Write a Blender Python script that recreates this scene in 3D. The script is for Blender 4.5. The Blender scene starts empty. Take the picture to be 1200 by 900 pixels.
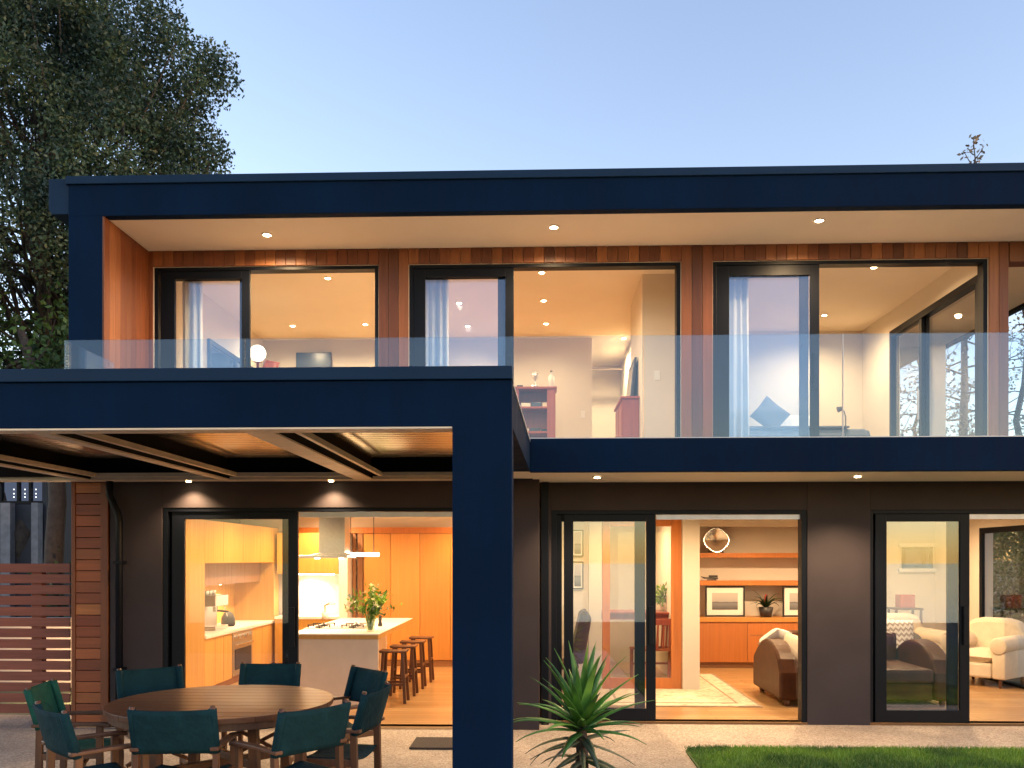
import bpy, bmesh, math, random
from math import radians as R, sin, cos, pi
from mathutils import Vector, Matrix

random.seed(7)
SC = bpy.context.scene
COL = SC.collection

# ------------------------------------------------------------------ camera
TH = math.atan(0.032)
FPX, HOR, CAMZ = 1020.0, 655.0, 1.75
cam = bpy.data.objects.new('camera', bpy.data.cameras.new('camera'))
COL.objects.link(cam)
cam.location = (0, 0, CAMZ)
cam.rotation_euler = (R(90), 0, TH)
cam.data.sensor_width = 36.0
cam.data.lens = 36.0 * FPX / 1200.0
cam.data.shift_y = (HOR - 450.0) / 1200.0
cam.data.clip_end = 3000
SC.camera = cam

# ------------------------------------------------------------------ sky, sun, exposure
world = bpy.data.worlds.new('World')
SC.world = world
world.use_nodes = True
wn, wl = world.node_tree.nodes, world.node_tree.links
wn.clear()
sky = wn.new('ShaderNodeTexSky')
sky.sky_type = 'NISHITA'
sky.sun_disc = False
sky.sun_elevation = R(5.0)
sky.sun_rotation = R(112)
sky.air_density = 1.0
sky.dust_density = 0.3
sky.ozone_density = 0.8
bg = wn.new('ShaderNodeBackground')
bg.inputs['Strength'].default_value = 0.15
wo = wn.new('ShaderNodeOutputWorld')
tint = wn.new('ShaderNodeMix'); tint.data_type = 'RGBA'; tint.blend_type = 'MULTIPLY'
tint.inputs[0].default_value = 1; tint.inputs[7].default_value = (.99, .935, 1.15, 1)
wl.new(sky.outputs[0], tint.inputs[6]); wl.new(tint.outputs[2], bg.inputs[0])
wl.new(bg.outputs[0], wo.inputs[0])

sun = bpy.data.objects.new('sun', bpy.data.lights.new('sun', 'SUN'))
COL.objects.link(sun)
sun.data.energy = 0.03
sun.data.angle = R(25)
sun.data.color = (1.0, 0.86, 0.78)
sun.rotation_euler = (R(90 - 5.0), 0, R(180 + 112))
SC.view_settings.view_transform = 'Standard'
SC.view_settings.look = 'None'
SC.view_settings.exposure = 2.0
SC.view_settings.gamma = 1.0
SC.view_settings.use_curve_mapping = False
SC.cycles.transparent_max_bounces = 24
SC.cycles.max_bounces = 10
SC.cycles.diffuse_bounces = 6
SC.cycles.caustics_reflective = False
SC.cycles.caustics_refractive = False
SC.cycles.sample_clamp_indirect = 6.0
SC.cycles.use_denoising = True

# ------------------------------------------------------------------ measuring the photograph
def PX(px, Y):
    u = (px - 600.0) / FPX
    return Y * (u * cos(TH) - sin(TH)) / (u * sin(TH) + cos(TH))
def PZ(px, py, Y):
    u = (px - 600.0) / FPX
    return CAMZ + (HOR - py) / FPX * Y / (u * sin(TH) + cos(TH))

# ------------------------------------------------------------------ materials
class N:
    def __init__(s, name):
        s.m = bpy.data.materials.new(name)
        s.m.use_nodes = True
        s.t = s.m.node_tree
        s.b = s.t.nodes['Principled BSDF']
        s.out = s.t.nodes['Material Output']
    def n(s, typ, **kw):
        nd = s.t.nodes.new('ShaderNode' + typ)
        for k, v in kw.items():
            setattr(nd, k, v)
        return nd
    def l(s, a, b):
        s.t.links.new(a, b)
    def coord(s):
        return s.n('TexCoord').outputs['Object']
    def noise(s, scale, detail=4, rough=.55, vec=None, stretch=None):
        nz = s.n('TexNoise')
        nz.inputs['Scale'].default_value = scale
        nz.inputs['Detail'].default_value = detail
        nz.inputs['Roughness'].default_value = rough
        v = vec or s.coord()
        if stretch:
            mp = s.n('Mapping')
            mp.inputs['Scale'].default_value = stretch
            s.l(v, mp.inputs[0]); v = mp.outputs[0]
        s.l(v, nz.inputs['Vector'])
        return nz.outputs['Fac']
    def ramp(s, fac, stops):
        r = s.n('ValToRGB')
        e = r.color_ramp.elements
        e[0].position, e[0].color = stops[0][0], (*stops[0][1], 1)
        e[1].position, e[1].color = stops[-1][0], (*stops[-1][1], 1)
        for p, c in stops[1:-1]:
            k = e.new(p); k.color = (*c, 1)
        s.l(fac, r.inputs[0])
        return r.outputs[0]
    def mix(s, fac, a, b, mode='MIX'):
        m = s.n('Mix', data_type='RGBA', blend_type=mode)
        if isinstance(fac, (int, float)): m.inputs[0].default_value = fac
        else: s.l(fac, m.inputs[0])
        for i, v in ((6, a), (7, b)):
            if isinstance(v, tuple): m.inputs[i].default_value = (*v[:3], 1)
            else: s.l(v, m.inputs[i])
        return m.outputs[2]
    def bump(s, h, strength=.3, dist=.005):
        b = s.n('Bump')
        b.inputs['Strength'].default_value = strength
        b.inputs['Distance'].default_value = dist
        s.l(h, b.inputs['Height'])
        s.l(b.outputs[0], s.b.inputs['Normal'])
    def base(s, c):
        if isinstance(c, tuple): s.b.inputs['Base Color'].default_value = (*c, 1)
        else: s.l(c, s.b.inputs['Base Color'])
    def rough(s, v):
        if isinstance(v, (int, float)): s.b.inputs['Roughness'].default_value = v
        else: s.l(v, s.b.inputs['Roughness'])

def sc3(c, k): return tuple(min(1, x * k) for x in c)

def plain(name, c, rough=.5, var=.15, scale=6, metal=0., bump=.15, bscale=60, bdist=.002, spec=.5):
    m = N(name)
    f = m.noise(scale, 5)
    m.base(m.ramp(f, [(.3, sc3(c, 1 - var)), (.7, sc3(c, 1 + var))]))
    m.rough(rough)
    m.b.inputs['Metallic'].default_value = metal
    m.b.inputs['Specular IOR Level'].default_value = spec
    if bump: m.bump(m.noise(bscale, 3), bump, bdist)
    return m.m

def boards(name, cols, rough=.5, grain=(40, 40, 2), gk=.35, bump=.2):
    """each board (mesh island) its own tone, with grain along the board"""
    m = N(name)
    g = m.n('NewGeometry')
    c = m.ramp(g.outputs['Random Per Island'], [(i / (len(cols) - 1), k) for i, k in enumerate(cols)])
    gr = m.noise(1.0, 6, .6, stretch=grain)
    dark = m.ramp(gr, [(.3, (1 - gk,) * 3), (.7, (1 + .0,) * 3)])
    m.base(m.mix(1.0, c, dark, 'MULTIPLY'))
    m.rough(rough)
    m.bump(gr, bump, .002)
    return m.m

def glow(name, c, s):
    m = N(name)
    m.t.nodes.remove(m.b)
    e = m.n('Emission')
    e.inputs[0].default_value = (*c, 1); e.inputs[1].default_value = s
    m.l(e.outputs[0], m.out.inputs[0])
    return m.m

def glass(name, refl, tint=(1, 1, 1), gl=(1, 1, 1)):
    m = N(name)
    m.t.nodes.remove(m.b)
    lw = m.n('LayerWeight'); lw.inputs[0].default_value = .5
    p = m.n('Math', operation='POWER'); m.l(lw.outputs['Facing'], p.inputs[0]); p.inputs[1].default_value = 5
    a = m.n('Math', operation='MULTIPLY_ADD', use_clamp=True)
    m.l(p.outputs[0], a.inputs[0]); a.inputs[1].default_value = .9 - refl; a.inputs[2].default_value = refl
    t = m.n('BsdfTransparent'); t.inputs[0].default_value = (*tint, 1)
    g = m.n('BsdfGlossy'); g.inputs['Roughness'].default_value = 0.0; g.inputs[0].default_value = (*gl, 1)
    x = m.n('MixShader')
    m.l(a.outputs[0], x.inputs[0]); m.l(t.outputs[0], x.inputs[1]); m.l(g.outputs[0], x.inputs[2])
    m.l(x.outputs[0], m.out.inputs[0])
    return m.m

def foliage(name, cols, scale=.6, rough=.55, trans=.0):
    m = N(name)
    g = m.n('NewGeometry')
    c1 = m.ramp(g.outputs['Random Per Island'], [(i / (len(cols) - 1), k) for i, k in enumerate(cols)])
    f = m.noise(scale, 3)
    m.base(m.mix(1.0, c1, m.ramp(f, [(.40, (.45, .55, .60)), (.60, (1.45, 1.35, 1.0))]), 'MULTIPLY'))
    m.rough(rough)
    if trans:
        tr = m.n('BsdfTranslucent'); m.l(m.b.inputs['Base Color'].links[0].from_socket, tr.inputs[0])
        x = m.n('MixShader'); x.inputs[0].default_value = trans
        m.l(m.b.outputs[0], x.inputs[1]); m.l(tr.outputs[0], x.inputs[2]); m.l(x.outputs[0], m.out.inputs[0])
    return m.m

def aggregate():
    m = N('exposed_aggregate')
    v = m.n('TexVoronoi'); v.inputs['Scale'].default_value = 75
    m.l(m.coord(), v.inputs['Vector'])
    st = m.ramp(v.outputs['Color'], [(0, (.21, .165, .13)), (.5, (.39, .32, .255)), (1, (.56, .49, .41))])
    pt = m.ramp(m.noise(1.3, 5), [(.3, (.72, .70, .70)), (.7, (1, 1, 1))])
    m.base(m.mix(1.0, st, pt, 'MULTIPLY'))
    m.rough(.75)
    m.bump(v.outputs['Distance'], .5, .004)
    return m.m

def floorboards():
    m = N('timber_floor')
    b = m.n('TexBrick')
    mp = m.n('Mapping'); mp.inputs['Scale'].default_value = (1, 1, 1)
    m.l(m.coord(), mp.inputs[0]); m.l(mp.outputs[0], b.inputs['Vector'])
    b.inputs['Color1'].default_value = (.46, .25, .10, 1)
    b.inputs['Color2'].default_value = (.58, .36, .17, 1)
    b.inputs['Mortar'].default_value = (.16, .08, .03, 1)
    b.inputs['Scale'].default_value = 1
    b.inputs['Mortar Size'].default_value = .004
    b.inputs['Brick Width'].default_value = 1.9
    b.inputs['Row Height'].default_value = .13
    g = m.noise(1, 6, .6, stretch=(2, 45, 1))
    m.base(m.mix(1.0, b.outputs['Color'], m.ramp(g, [(.3, (.72,) * 3), (.7, (1,) * 3)]), 'MULTIPLY'))
    m.rough(.28)
    return m.m

def veneer(name, c, k=.82):
    m = N(name)
    g = m.noise(1, 6, .6, stretch=(30, 30, 1.2))
    oi = m.n('ObjectInfo')
    tone = m.ramp(oi.outputs['Random'], [(0, (.84, .82, .80)), (1, (1.08, 1.06, 1.05))])
    m.base(m.mix(1.0, m.ramp(g, [(.3, sc3(c, k)), (.7, c)]), tone, 'MULTIPLY'))
    m.rough(m.ramp(g, [(.3, (.5,) * 3), (.7, (.32,) * 3)]))
    return m.m

def rugmat():
    m = N('patterned_rug')
    v = m.n('TexVoronoi'); v.inputs['Scale'].default_value = 7
    m.l(m.coord(), v.inputs['Vector'])
    w = m.noise(18, 5)
    c = m.ramp(v.outputs['Distance'], [(.1, (.30, .20, .13)), (.3, (.62, .50, .34)), (.6, (.70, .60, .45))])
    m.base(m.mix(.4, c, m.ramp(w, [(.4, (.40, .33, .24)), (.6, (.75, .66, .5))])))
    m.rough(.95); m.bump(m.noise(220, 2), .5, .003)
    return m.m

def chevron():
    m = N('chevron_fabric')
    sx = m.n('SeparateXYZ'); m.l(m.coord(), sx.inputs[0])
    pp = m.n('Math', operation='PINGPONG'); m.l(sx.outputs[0], pp.inputs[0]); pp.inputs[1].default_value = .035
    ad = m.n('Math', operation='ADD'); m.l(sx.outputs[2], ad.inputs[0]); m.l(pp.outputs[0], ad.inputs[1])
    md = m.n('Math', operation='FLOORED_MODULO'); m.l(ad.outputs[0], md.inputs[0]); md.inputs[1].default_value = .07
    gt = m.n('Math', operation='GREATER_THAN'); m.l(md.outputs[0], gt.inputs[0]); gt.inputs[1].default_value = .038
    m.base(m.mix(gt.outputs[0], (.75, .70, .62), (.36, .30, .25)))
    m.rough(.9)
    return m.m

def seascape():
    m = N('seascape_print')
    sx = m.n('SeparateXYZ'); m.l(m.n('TexCoord').outputs['Generated'], sx.inputs[0])
    nz = m.noise(9, 4)
    ad = m.n('Math', operation='MULTIPLY_ADD'); m.l(nz, ad.inputs[0]); ad.inputs[1].default_value = .12; m.l(sx.outputs[2], ad.inputs[2])
    m.base(m.ramp(ad.outputs[0], [(.1, (.10, .10, .11)), (.42, (.22, .22, .24)), (.5, (.12, .12, .13)), (.55, (.40, .38, .38)), (1, (.50, .46, .44))]))
    m.rough(.3)
    return m.m

def streaked(name, c, rough):
    m = N(name)
    big = m.noise(.9, 6, .6)
    st = m.noise(1.0, 5, .65, stretch=(9, 9, .35))
    a = m.ramp(big, [(.3, sc3(c, .78)), (.7, sc3(c, 1.2))])
    m.base(m.mix(1.0, a, m.ramp(st, [(.3, (.80, .82, .86)), (.7, (1.12, 1.1, 1.06))]), 'MULTIPLY'))
    m.rough(m.ramp(st, [(.3, (rough - .1,) * 3), (.7, (rough + .1,) * 3)]))
    m.b.inputs['Specular IOR Level'].default_value = .08
    m.bump(m.noise(200, 3), .3, .002)
    return m.m

M = {}
M['navy'] = streaked('navy_plaster', (.0017, .0135, .042), .7)
M['deck'] = plain('pale_deck_tiles', (.50, .42, .34), .6, .1, 3)  # deck unseen from below, kept pale to bounce light onto the eave
M['navy_cap'] = plain('navy_metal_cap', (.004, .024, .062), .5, .12, 1.4, bump=.06, bscale=30, spec=.2)
M['charcoal'] = plain('charcoal_plaster', (.034, .026, .030), .7, .16, 2.0, bump=.3, bscale=220, bdist=.0015, spec=.3)
M['frame'] = plain('dark_aluminium', (.003, .0045, .009), .42, .08, 8, bump=.03, spec=.16)
M['alu'] = plain('pale_aluminium', (.45, .44, .46), .35, .08, 12, metal=.6, bump=.05)
M['soffit'] = plain('painted_soffit', (.74, .70, .63), .75, .03, 1.5, bump=.05)
M['ceil'] = plain('painted_ceiling', (.78, .74, .66), .8, .025, 1.2, bump=.04)
M['wall'] = plain('painted_wall', (.66, .60, .52), .8, .03, 1.3, bump=.06)
M['cedar'] = boards('cedar_boards', [(.085, .020, .0065), (.22, .064, .019), (.12, .032, .010), (.32, .115, .035), (.155, .043, .013)], .5, (30, 30, 1.6))
M['cedar_h'] = boards('cedar_weatherboard', [(.12, .022, .008), (.36, .10, .028), (.20, .042, .013), (.42, .15, .042)], .5, (1.6, 30, 30))
M['slat'] = boards('jarrah_slats', [(.23, .060, .036), (.32, .092, .055), (.27, .073, .043)], .55, (1.6, 30, 30))
M['batten'] = plain('pale_timber_batten', (.80, .66, .48), .5, .12, 5, bump=.1)
M['black'] = plain('black_stain', (.008, .006, .005), .7, .2, 6, spec=.1)
M['louvre'] = plain('louvre_blade', (.66, .58, .46), .24, .08, 4, metal=.85, bump=.04)
M['paving'] = aggregate()
M['soil'] = plain('soil', (.05, .035, .025), .95, .4, 20, bump=.8, bscale=50, bdist=.02)
M['turf'] = plain('turf', (.05, .10, .02), .95, .35, 12, bump=.6, bscale=90, bdist=.01)
M['water'] = plain('sea_water', (.02, .035, .05), .12, .1, .05, bump=.3, bscale=.6, bdist=.3)
M['land'] = plain('land', (.06, .075, .04), .95, .35, .2, bump=.4, bscale=3, bdist=.05)
M['grass'] = foliage('grass_blades', [(.09, .19, .018), (.14, .26, .03), (.20, .32, .048)], 1.6)
M['floor'] = floorboards()
M['glass'] = glass('door_glass', .085, (.97, .98, .99), (.68, .80, 1.0))
M['glass_kitchen'] = glass('kitchen_glass', .03)
M['glass_clear'] = glass('window_glass', .04)
M['bglass'] = glass('balustrade_glass', .055, (.88, .94, .98), (.72, .86, 1.0))
M['steel'] = plain('brushed_steel', (.55, .53, .50), .3, .06, 30, metal=.9, bump=.05)
M['chrome'] = plain('polished_steel', (.75, .74, .72), .26, .03, 30, metal=1., bump=0)
M['lens'] = glow('lit_downlight_lens', (1.0, .76, .42), 14)
M['trim'] = plain('white_trim', (.75, .73, .70), .4, .03, 10, bump=0)
M['oak'] = veneer('oak_veneer', (.62, .35, .09))
M['oak_red'] = veneer('warm_oak_veneer', (.62, .27, .06))
M['orange'] = veneer('orange_timber', (.56, .19, .045))
M['dark_shaded_oak'] = veneer('dark_shaded_timber', (.30, .14, .06))  # darker timber tone; on the niche cupboard it is painted shade
M['white'] = plain('white_stone', (.78, .76, .72), .3, .04, 9, bump=0)
M['island'] = plain('stone_panel', (.60, .50, .41), .45, .05, 5, bump=.03)
M['stool'] = veneer('dark_stool_timber', (.14, .055, .025), .6)
M['teak'] = veneer('oiled_hardwood', (.17, .070, .032), .6)
M['table'] = boards('oiled_table_planks', [(.15, .052, .022), (.21, .078, .032), (.18, .064, .027)], .3, (1.4, 40, 40))
M['canvas'] = plain('navy_green_canvas', (.005, .032, .040), .85, .25, 9, bump=.7, bscale=26, bdist=.012, spec=.2)
M['canvas_g'] = plain('green_canvas', (.012, .075, .052), .85, .25, 9, bump=.7, bscale=26, bdist=.012, spec=.2)
M['leather'] = plain('brown_leather', (.058, .020, .008), .42, .3, 7, bump=.3, bscale=120, bdist=.002, spec=.25)
M['taupe'] = plain('taupe_fabric', (.11, .095, .08), .85, .15, 9, bump=.4, bscale=300)
M['cream'] = plain('cream_fabric', (.70, .60, .46), .9, .08, 6, bump=.4, bscale=280)
M['whitefab'] = plain('white_fabric', (.74, .70, .64), .9, .06, 6, bump=.4, bscale=280)
M['bluefab'] = plain('blue_grey_fabric', (.085, .10, .125), .9, .12, 8, bump=.4, bscale=280)
M['curtain'] = plain('pale_curtain', (.70, .73, .74), .9, .05, 5, bump=.3, bscale=250)
M['rug'] = rugmat()
M['rug_b'] = plain('rug_border', (.34, .25, .17), .95, .25, 22, bump=.5, bscale=220)
M['chevron'] = chevron()
M['print'] = seascape()
M['mount'] = plain('white_mount_board', (.78, .75, .70), .8, .02, 4, bump=0)
M['blackframe'] = plain('black_picture_frame', (.015, .012, .012), .4, .1, 20, bump=0)
M['red'] = veneer('red_stained_timber', (.36, .075, .038), .75)
M['dark'] = plain('dark_object', (.03, .025, .025), .45, .2, 15, bump=0)
M['screen'] = plain('blue_grey_screen', (.05, .07, .11), .25, .1, 5, bump=0)
M['globe'] = glow('lit_globe_shade', (1.0, .78, .52), 1.6)
M['bar'] = glow('lit_bar_diffuser', (1.0, .90, .72), 6)
M['bark'] = plain('bark', (.055, .042, .035), .9, .35, 8, bump=.8, bscale=25, bdist=.02)
M['pale_bark'] = plain('pale_bark', (.16, .13, .115), .9, .3, 8, bump=.5, bscale=25, bdist=.02)
M['leaf'] = foliage('evergreen_leaves', [(.030, .062, .046), (.045, .088, .060), (.065, .110, .068), (.095, .120, .075)], .9, .5, .3)
M['leaf2'] = foliage('shrub_leaves', [(.03, .07, .02), (.05, .11, .03), (.08, .14, .04)], .9, .55, .35)
M['dry'] = foliage('dry_leaves', [(.20, .16, .13), (.28, .22, .18), (.12, .11, .085)], .8)
M['yucca'] = foliage('yucca_leaves', [(.07, .22, .04), (.11, .30, .06), (.17, .36, .085)], 3, .4, .2)
M['yucca_old'] = foliage('faded_yucca_leaves', [(.10, .12, .075), (.16, .17, .11), (.07, .11, .05)], 3, .5)
M['bouquet'] = foliage('bouquet_leaves', [(.12, .26, .02), (.20, .36, .04), (.07, .18, .02)], 6, .5)
M['petal'] = foliage('white_petals', [(.75, .72, .55), (.80, .76, .66), (.65, .68, .40)], 6, .6)
M['darkleaf'] = foliage('dark_strap_leaves', [(.015, .035, .012), (.03, .055, .018)], 4, .4)
M['redflower'] = plain('red_bract', (.35, .03, .02), .5, .2, 20, bump=0)
M['mat'] = plain('coir_mat', (.05, .04, .035), .98, .3, 60, bump=.8, bscale=260, bdist=.005)
M['vase'] = glass('vase_glass', .08, (.88, .93, .86))
M['render_wall'] = plain('pale_render', (.62, .52, .42), .85, .06, 2, bump=.2, bscale=150)
M['neigh'] = plain('dark_boards', (.03, .033, .045), .7, .2, 3)
M['post'] = plain('weathered_post', (.22, .22, .24), .8, .2, 9)
M['lit_pane'] = glow('lit_far_window', (.50, .62, .95), .045)
M['lit_dot'] = glow('far_lamp', (.9, .95, 1.0), .7)

# ------------------------------------------------------------------ mesh helpers
class MB:
    def __init__(s):
        s.v, s.f = [], []
    def add(s, vs, fs):
        o = len(s.v)
        s.v += [tuple(v) for v in vs]
        s.f += [tuple(i + o for i in f) for f in fs]
        return s
    def box(s, x0, x1, y0, y1, z0, z1):
        if x0 > x1: x0, x1 = x1, x0
        if y0 > y1: y0, y1 = y1, y0
        if z0 > z1: z0, z1 = z1, z0
        v = [(x0, y0, z0), (x1, y0, z0), (x1, y1, z0), (x0, y1, z0), (x0, y0, z1), (x1, y0, z1), (x1, y1, z1), (x0, y1, z1)]
        return s.add(v, [(0, 3, 2, 1), (4, 5, 6, 7), (0, 1, 5, 4), (1, 2, 6, 5), (2, 3, 7, 6), (3, 0, 4, 7)])
    def prism(s, poly, a0, a1, axis='z'):
        """poly: 2-D outline; axis x -> (y,z), y -> (x,z), z -> (x,y)"""
        def p(q, a):
            return (a, q[0], q[1]) if axis == 'x' else (q[0], a, q[1]) if axis == 'y' else (q[0], q[1], a)
        n = len(poly)
        vs = [p(q, a0) for q in poly] + [p(q, a1) for q in poly]
        return s.add(vs, [tuple(range(n - 1, -1, -1)), tuple(range(n, 2 * n))] + [(i, (i + 1) % n, n + (i + 1) % n, n + i) for i in range(n)])
    def tube(s, pts, rad, n=8, cap=True):
        pts = [Vector(p) for p in pts]
        if not isinstance(rad, (list, tuple)): rad = [rad] * len(pts)
        o = len(s.v); ref = None
        for i, p in enumerate(pts):
            d = (pts[min(i + 1, len(pts) - 1)] - pts[max(i - 1, 0)])
            d = d.normalized() if d.length > 1e-9 else Vector((0, 0, 1))
            if ref is None:
                ref = Vector((0, 0, 1)) if abs(d.z) < .9 else Vector((1, 0, 0))
            u = (ref - d * ref.dot(d)); u = u.normalized() if u.length > 1e-6 else d.orthogonal().normalized()
            ref = u; w = d.cross(u)
            for k in range(n):
                a = 2 * pi * k / n
                s.v.append(tuple(p + (u * cos(a) + w * sin(a)) * rad[i]))
        for i in range(len(pts) - 1):
            for k in range(n):
                s.f.append((o + i * n + k, o + i * n + (k + 1) % n, o + (i + 1) * n + (k + 1) % n, o + (i + 1) * n + k))
        if cap:
            s.f.append(tuple(o + k for k in range(n - 1, -1, -1)))
            e = o + (len(pts) - 1) * n
            s.f.append(tuple(e + k for k in range(n)))
        return s
    def bar(s, p0, p1, w, h, up=(0, 0, 1)):
        p0, p1 = Vector(p0), Vector(p1)
        d = (p1 - p0).normalized(); up = Vector(up)
        if abs(d.dot(up)) > .98: up = Vector((0, 1, 0))
        x = d.cross(up).normalized() * w / 2; z = x.cross(d).normalized() * h / 2
        vs = []
        for p in (p0, p1):
            vs += [p - x - z, p + x - z, p + x + z, p - x + z]
        return s.add(vs, [(3, 2, 1, 0), (4, 5, 6, 7), (0, 1, 5, 4), (1, 2, 6, 5), (2, 3, 7, 6), (3, 0, 4, 7)])
    def lathe(s, prof, c=(0, 0, 0), n=24, sy=1):
        o = len(s.v); m = len(prof)
        for r, z in prof:
            for k in range(n):
                a = 2 * pi * k / n
                s.v.append((c[0] + r * cos(a), c[1] + r * sin(a) * sy, c[2] + z))
        for i in range(m - 1):
            for k in range(n):
                s.f.append((o + i * n + k, o + i * n + (k + 1) % n, o + (i + 1) * n + (k + 1) % n, o + (i + 1) * n + k))
        s.f.append(tuple(o + k for k in range(n - 1, -1, -1)))
        s.f.append(tuple(o + (m - 1) * n + k for k in range(n)))
        return s
    def ball(s, c, r, n=10, sz=1, sx=1, sy=1):
        prof = []
        for i in range(n + 1):
            a = -pi / 2 + pi * i / n
            prof.append((max(1e-4, r * cos(a)), r * sin(a)))
        o = len(s.v)
        s.lathe([(p, z * sz) for p, z in prof], (0, 0, 0), n * 2)
        for i in range(o, len(s.v)):
            x, y, z = s.v[i]; s.v[i] = (c[0] + x * sx, c[1] + y * sy, c[2] + z)
        return s
    def leafquad(s, c, size, asp=.55):
        c = Vector(c)
        u = Vector((random.gauss(0, 1), random.gauss(0, 1), random.gauss(0, 1))).normalized()
        w = u.orthogonal().normalized()
        w = (Matrix.Rotation(random.uniform(0, 6.28), 3, u) @ w)
        a, b = u * size / 2, w * size * asp / 2
        return s.add([c - a, c + b, c + a, c - b], [(0, 1, 2, 3)])
    def build(s, name, mat, parent=None, bevel=0, smooth=False, sub=0, solid=0):
        me = bpy.data.meshes.new(name)
        me.from_pydata(s.v, [], s.f)
        off = Vector((0, 0, 0)); p = parent
        while p is not None:
            off += p.location; p = p.parent
        if off.length > 0: me.transform(Matrix.Translation(-off))
        me.materials.append(mat)
        if smooth:
            me.polygons.foreach_set('use_smooth', [True] * len(me.polygons))
        me.update()
        o = bpy.data.objects.new(name, me)
        COL.objects.link(o)
        if parent is not None: o.parent = parent
        if solid:
            md = o.modifiers.new('s', 'SOLIDIFY'); md.thickness = solid; md.offset = 0
        if bevel:
            md = o.modifiers.new('b', 'BEVEL'); md.width = bevel; md.segments = 2; md.limit_method = 'ANGLE'; md.angle_limit = R(40)
        if sub:
            md = o.modifiers.new('u', 'SUBSURF'); md.levels = sub; md.render_levels = sub
        return o

def tag(o, label=None, cat=None, group=None, kind=None):
    if label: o['label'] = label
    if cat: o['category'] = cat
    if group: o['group'] = group
    if kind: o['kind'] = kind
    return o
def thing(name, label, cat, loc=(0, 0, 0), group=None):
    o = bpy.data.objects.new(name, None)
    o.empty_display_size = .1
    COL.objects.link(o)
    o.location = loc
    return tag(o, label, cat, group)
def dup(root, loc, rotz=0, label=None):
    def cp(o, par):
        c = o.copy(); COL.objects.link(c)
        if par is not None: c.parent = par
        for ch in o.children: cp(ch, c)
        return c
    r = cp(root, None)
    r.location = loc; r.rotation_euler = (0, 0, rotz)
    if label: r['label'] = label
    return r
def wallx(mb, x0, x1, y0, y1, z0, z1, ops=()):
    """wall along X with openings (a0,a1,b0,b1)"""
    x = x0
    for a0, a1, b0, b1 in sorted(ops):
        if a0 > x: mb.box(x, a0, y0, y1, z0, z1)
        if b1 < z1: mb.box(a0, a1, y0, y1, b1, z1)
        if b0 > z0: mb.box(a0, a1, y0, y1, z0, b0)
        x = a1
    if x < x1: mb.box(x, x1, y0, y1, z0, z1)
    return mb
def wally(mb, y0, y1, x0, x1, z0, z1, ops=()):
    y = y0
    for a0, a1, b0, b1 in sorted(ops):
        if a0 > y: mb.box(x0, x1, y, a0, z0, z1)
        if b1 < z1: mb.box(x0, x1, a0, a1, b1, z1)
        if b0 > z0: mb.box(x0, x1, a0, a1, z0, b0)
        y = a1
    if y < y1: mb.box(x0, x1, y, y1, z0, z1)
    return mb
def lamp(x, y, z, power, parent, size=150, col=(1.0, .66, .33), r=.04, blend=.7):
    l = bpy.data.lights.new('downlight_or_fill_bulb', 'SPOT')
    l.energy = power * LAMP; l.color = col; l.spot_size = R(size); l.spot_blend = blend; l.shadow_soft_size = r
    o = bpy.data.objects.new('downlight_or_fill_bulb', l)
    COL.objects.link(o)
    if parent is not None:
        o.parent = parent
        p, off = parent, Vector((0, 0, 0))
        while p is not None: off += p.location; p = p.parent
        o.location = Vector((x, y, z)) - off
    else: o.location = (x, y, z)
    return o
LAMP = 1.68
WARM = (1.0, .675, .36)
def downlight(x, y, z, label, group, power, size=150, col=WARM, d=.085):
    t = thing('downlight', label, 'downlight', (x, y, z), group)
    ring = MB()
    ring.lathe([(d * .5, -.001), (d * .5, -.006), (d * .72, -.008), (d * .74, -.001)], (x, y, z), 20)
    MBring = MB()
    prof = [(d * .52, -.012), (d * .66, -.012), (d * .74, -.002), (d * .52, -.002)]
    n = 20
    for r_, z_ in prof:
        for k in range(n):
            a = 2 * pi * k / n
            MBring.v.append((x + r_ * cos(a), y + r_ * sin(a), z + z_))
    for i in range(4):
        j = (i + 1) % 4
        for k in range(n):
            MBring.f.append((i * n + k, i * n + (k + 1) % n, j * n + (k + 1) % n, j * n + k))
    MBring.build('trim_ring', M['trim'], t, smooth=True)
    MB().lathe([(d * .5, -.010), (d * .36, -.016)], (x, y, z), 16).build('lens', M['lens'], t)
    lamp(x, y, z - .03, power, t, size, col)
    return t

# ------------------------------------------------------------------ planes of the house
YP, YB, YR, YU, YK, YW = 5.30, 8.10, 9.12, 10.20, 8.90, 9.27
ZS, ZB = 2.56, 2.87                 # underside and top of the first floor
ZF = 2.89                           # upper floor level
ZC = 5.40                           # upper ceiling and eave
XL = PX(80, YR)
XI = PX(122, YR)
XE = 6.95                           # right end of the upper roof
XLR = 6.40                          # living room side wall
YE = 17.0

# ------------------------------------------------------------------ ground
g = MB().add([(-900, -5, -.02), (900, -5, -.02), (900, 900, -.02), (-900, 900, -.02)], [(0, 1, 2, 3)]).build('ground', M['land'])
tag(g, kind='structure')
tag(MB().box(-900, 900, -6, -5.001, -9, -.03).build('bank', M['land']), kind='structure')  # unseen drop; land stops short so the door glass reflects the water
tag(MB().add([(-1500, -1800, -8), (1500, -1800, -8), (1500, -5.5, -8), (-1500, -5.5, -8)], [(0, 1, 2, 3)]).build('water', M['water']), kind='structure')
g = MB().add([(-9, 2.0, 0), (9, 2.0, 0), (9, 9.6, 0), (-9, 9.6, 0)], [(0, 1, 2, 3)]).build('patio', M['paving'])
tag(g, kind='structure')
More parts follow.
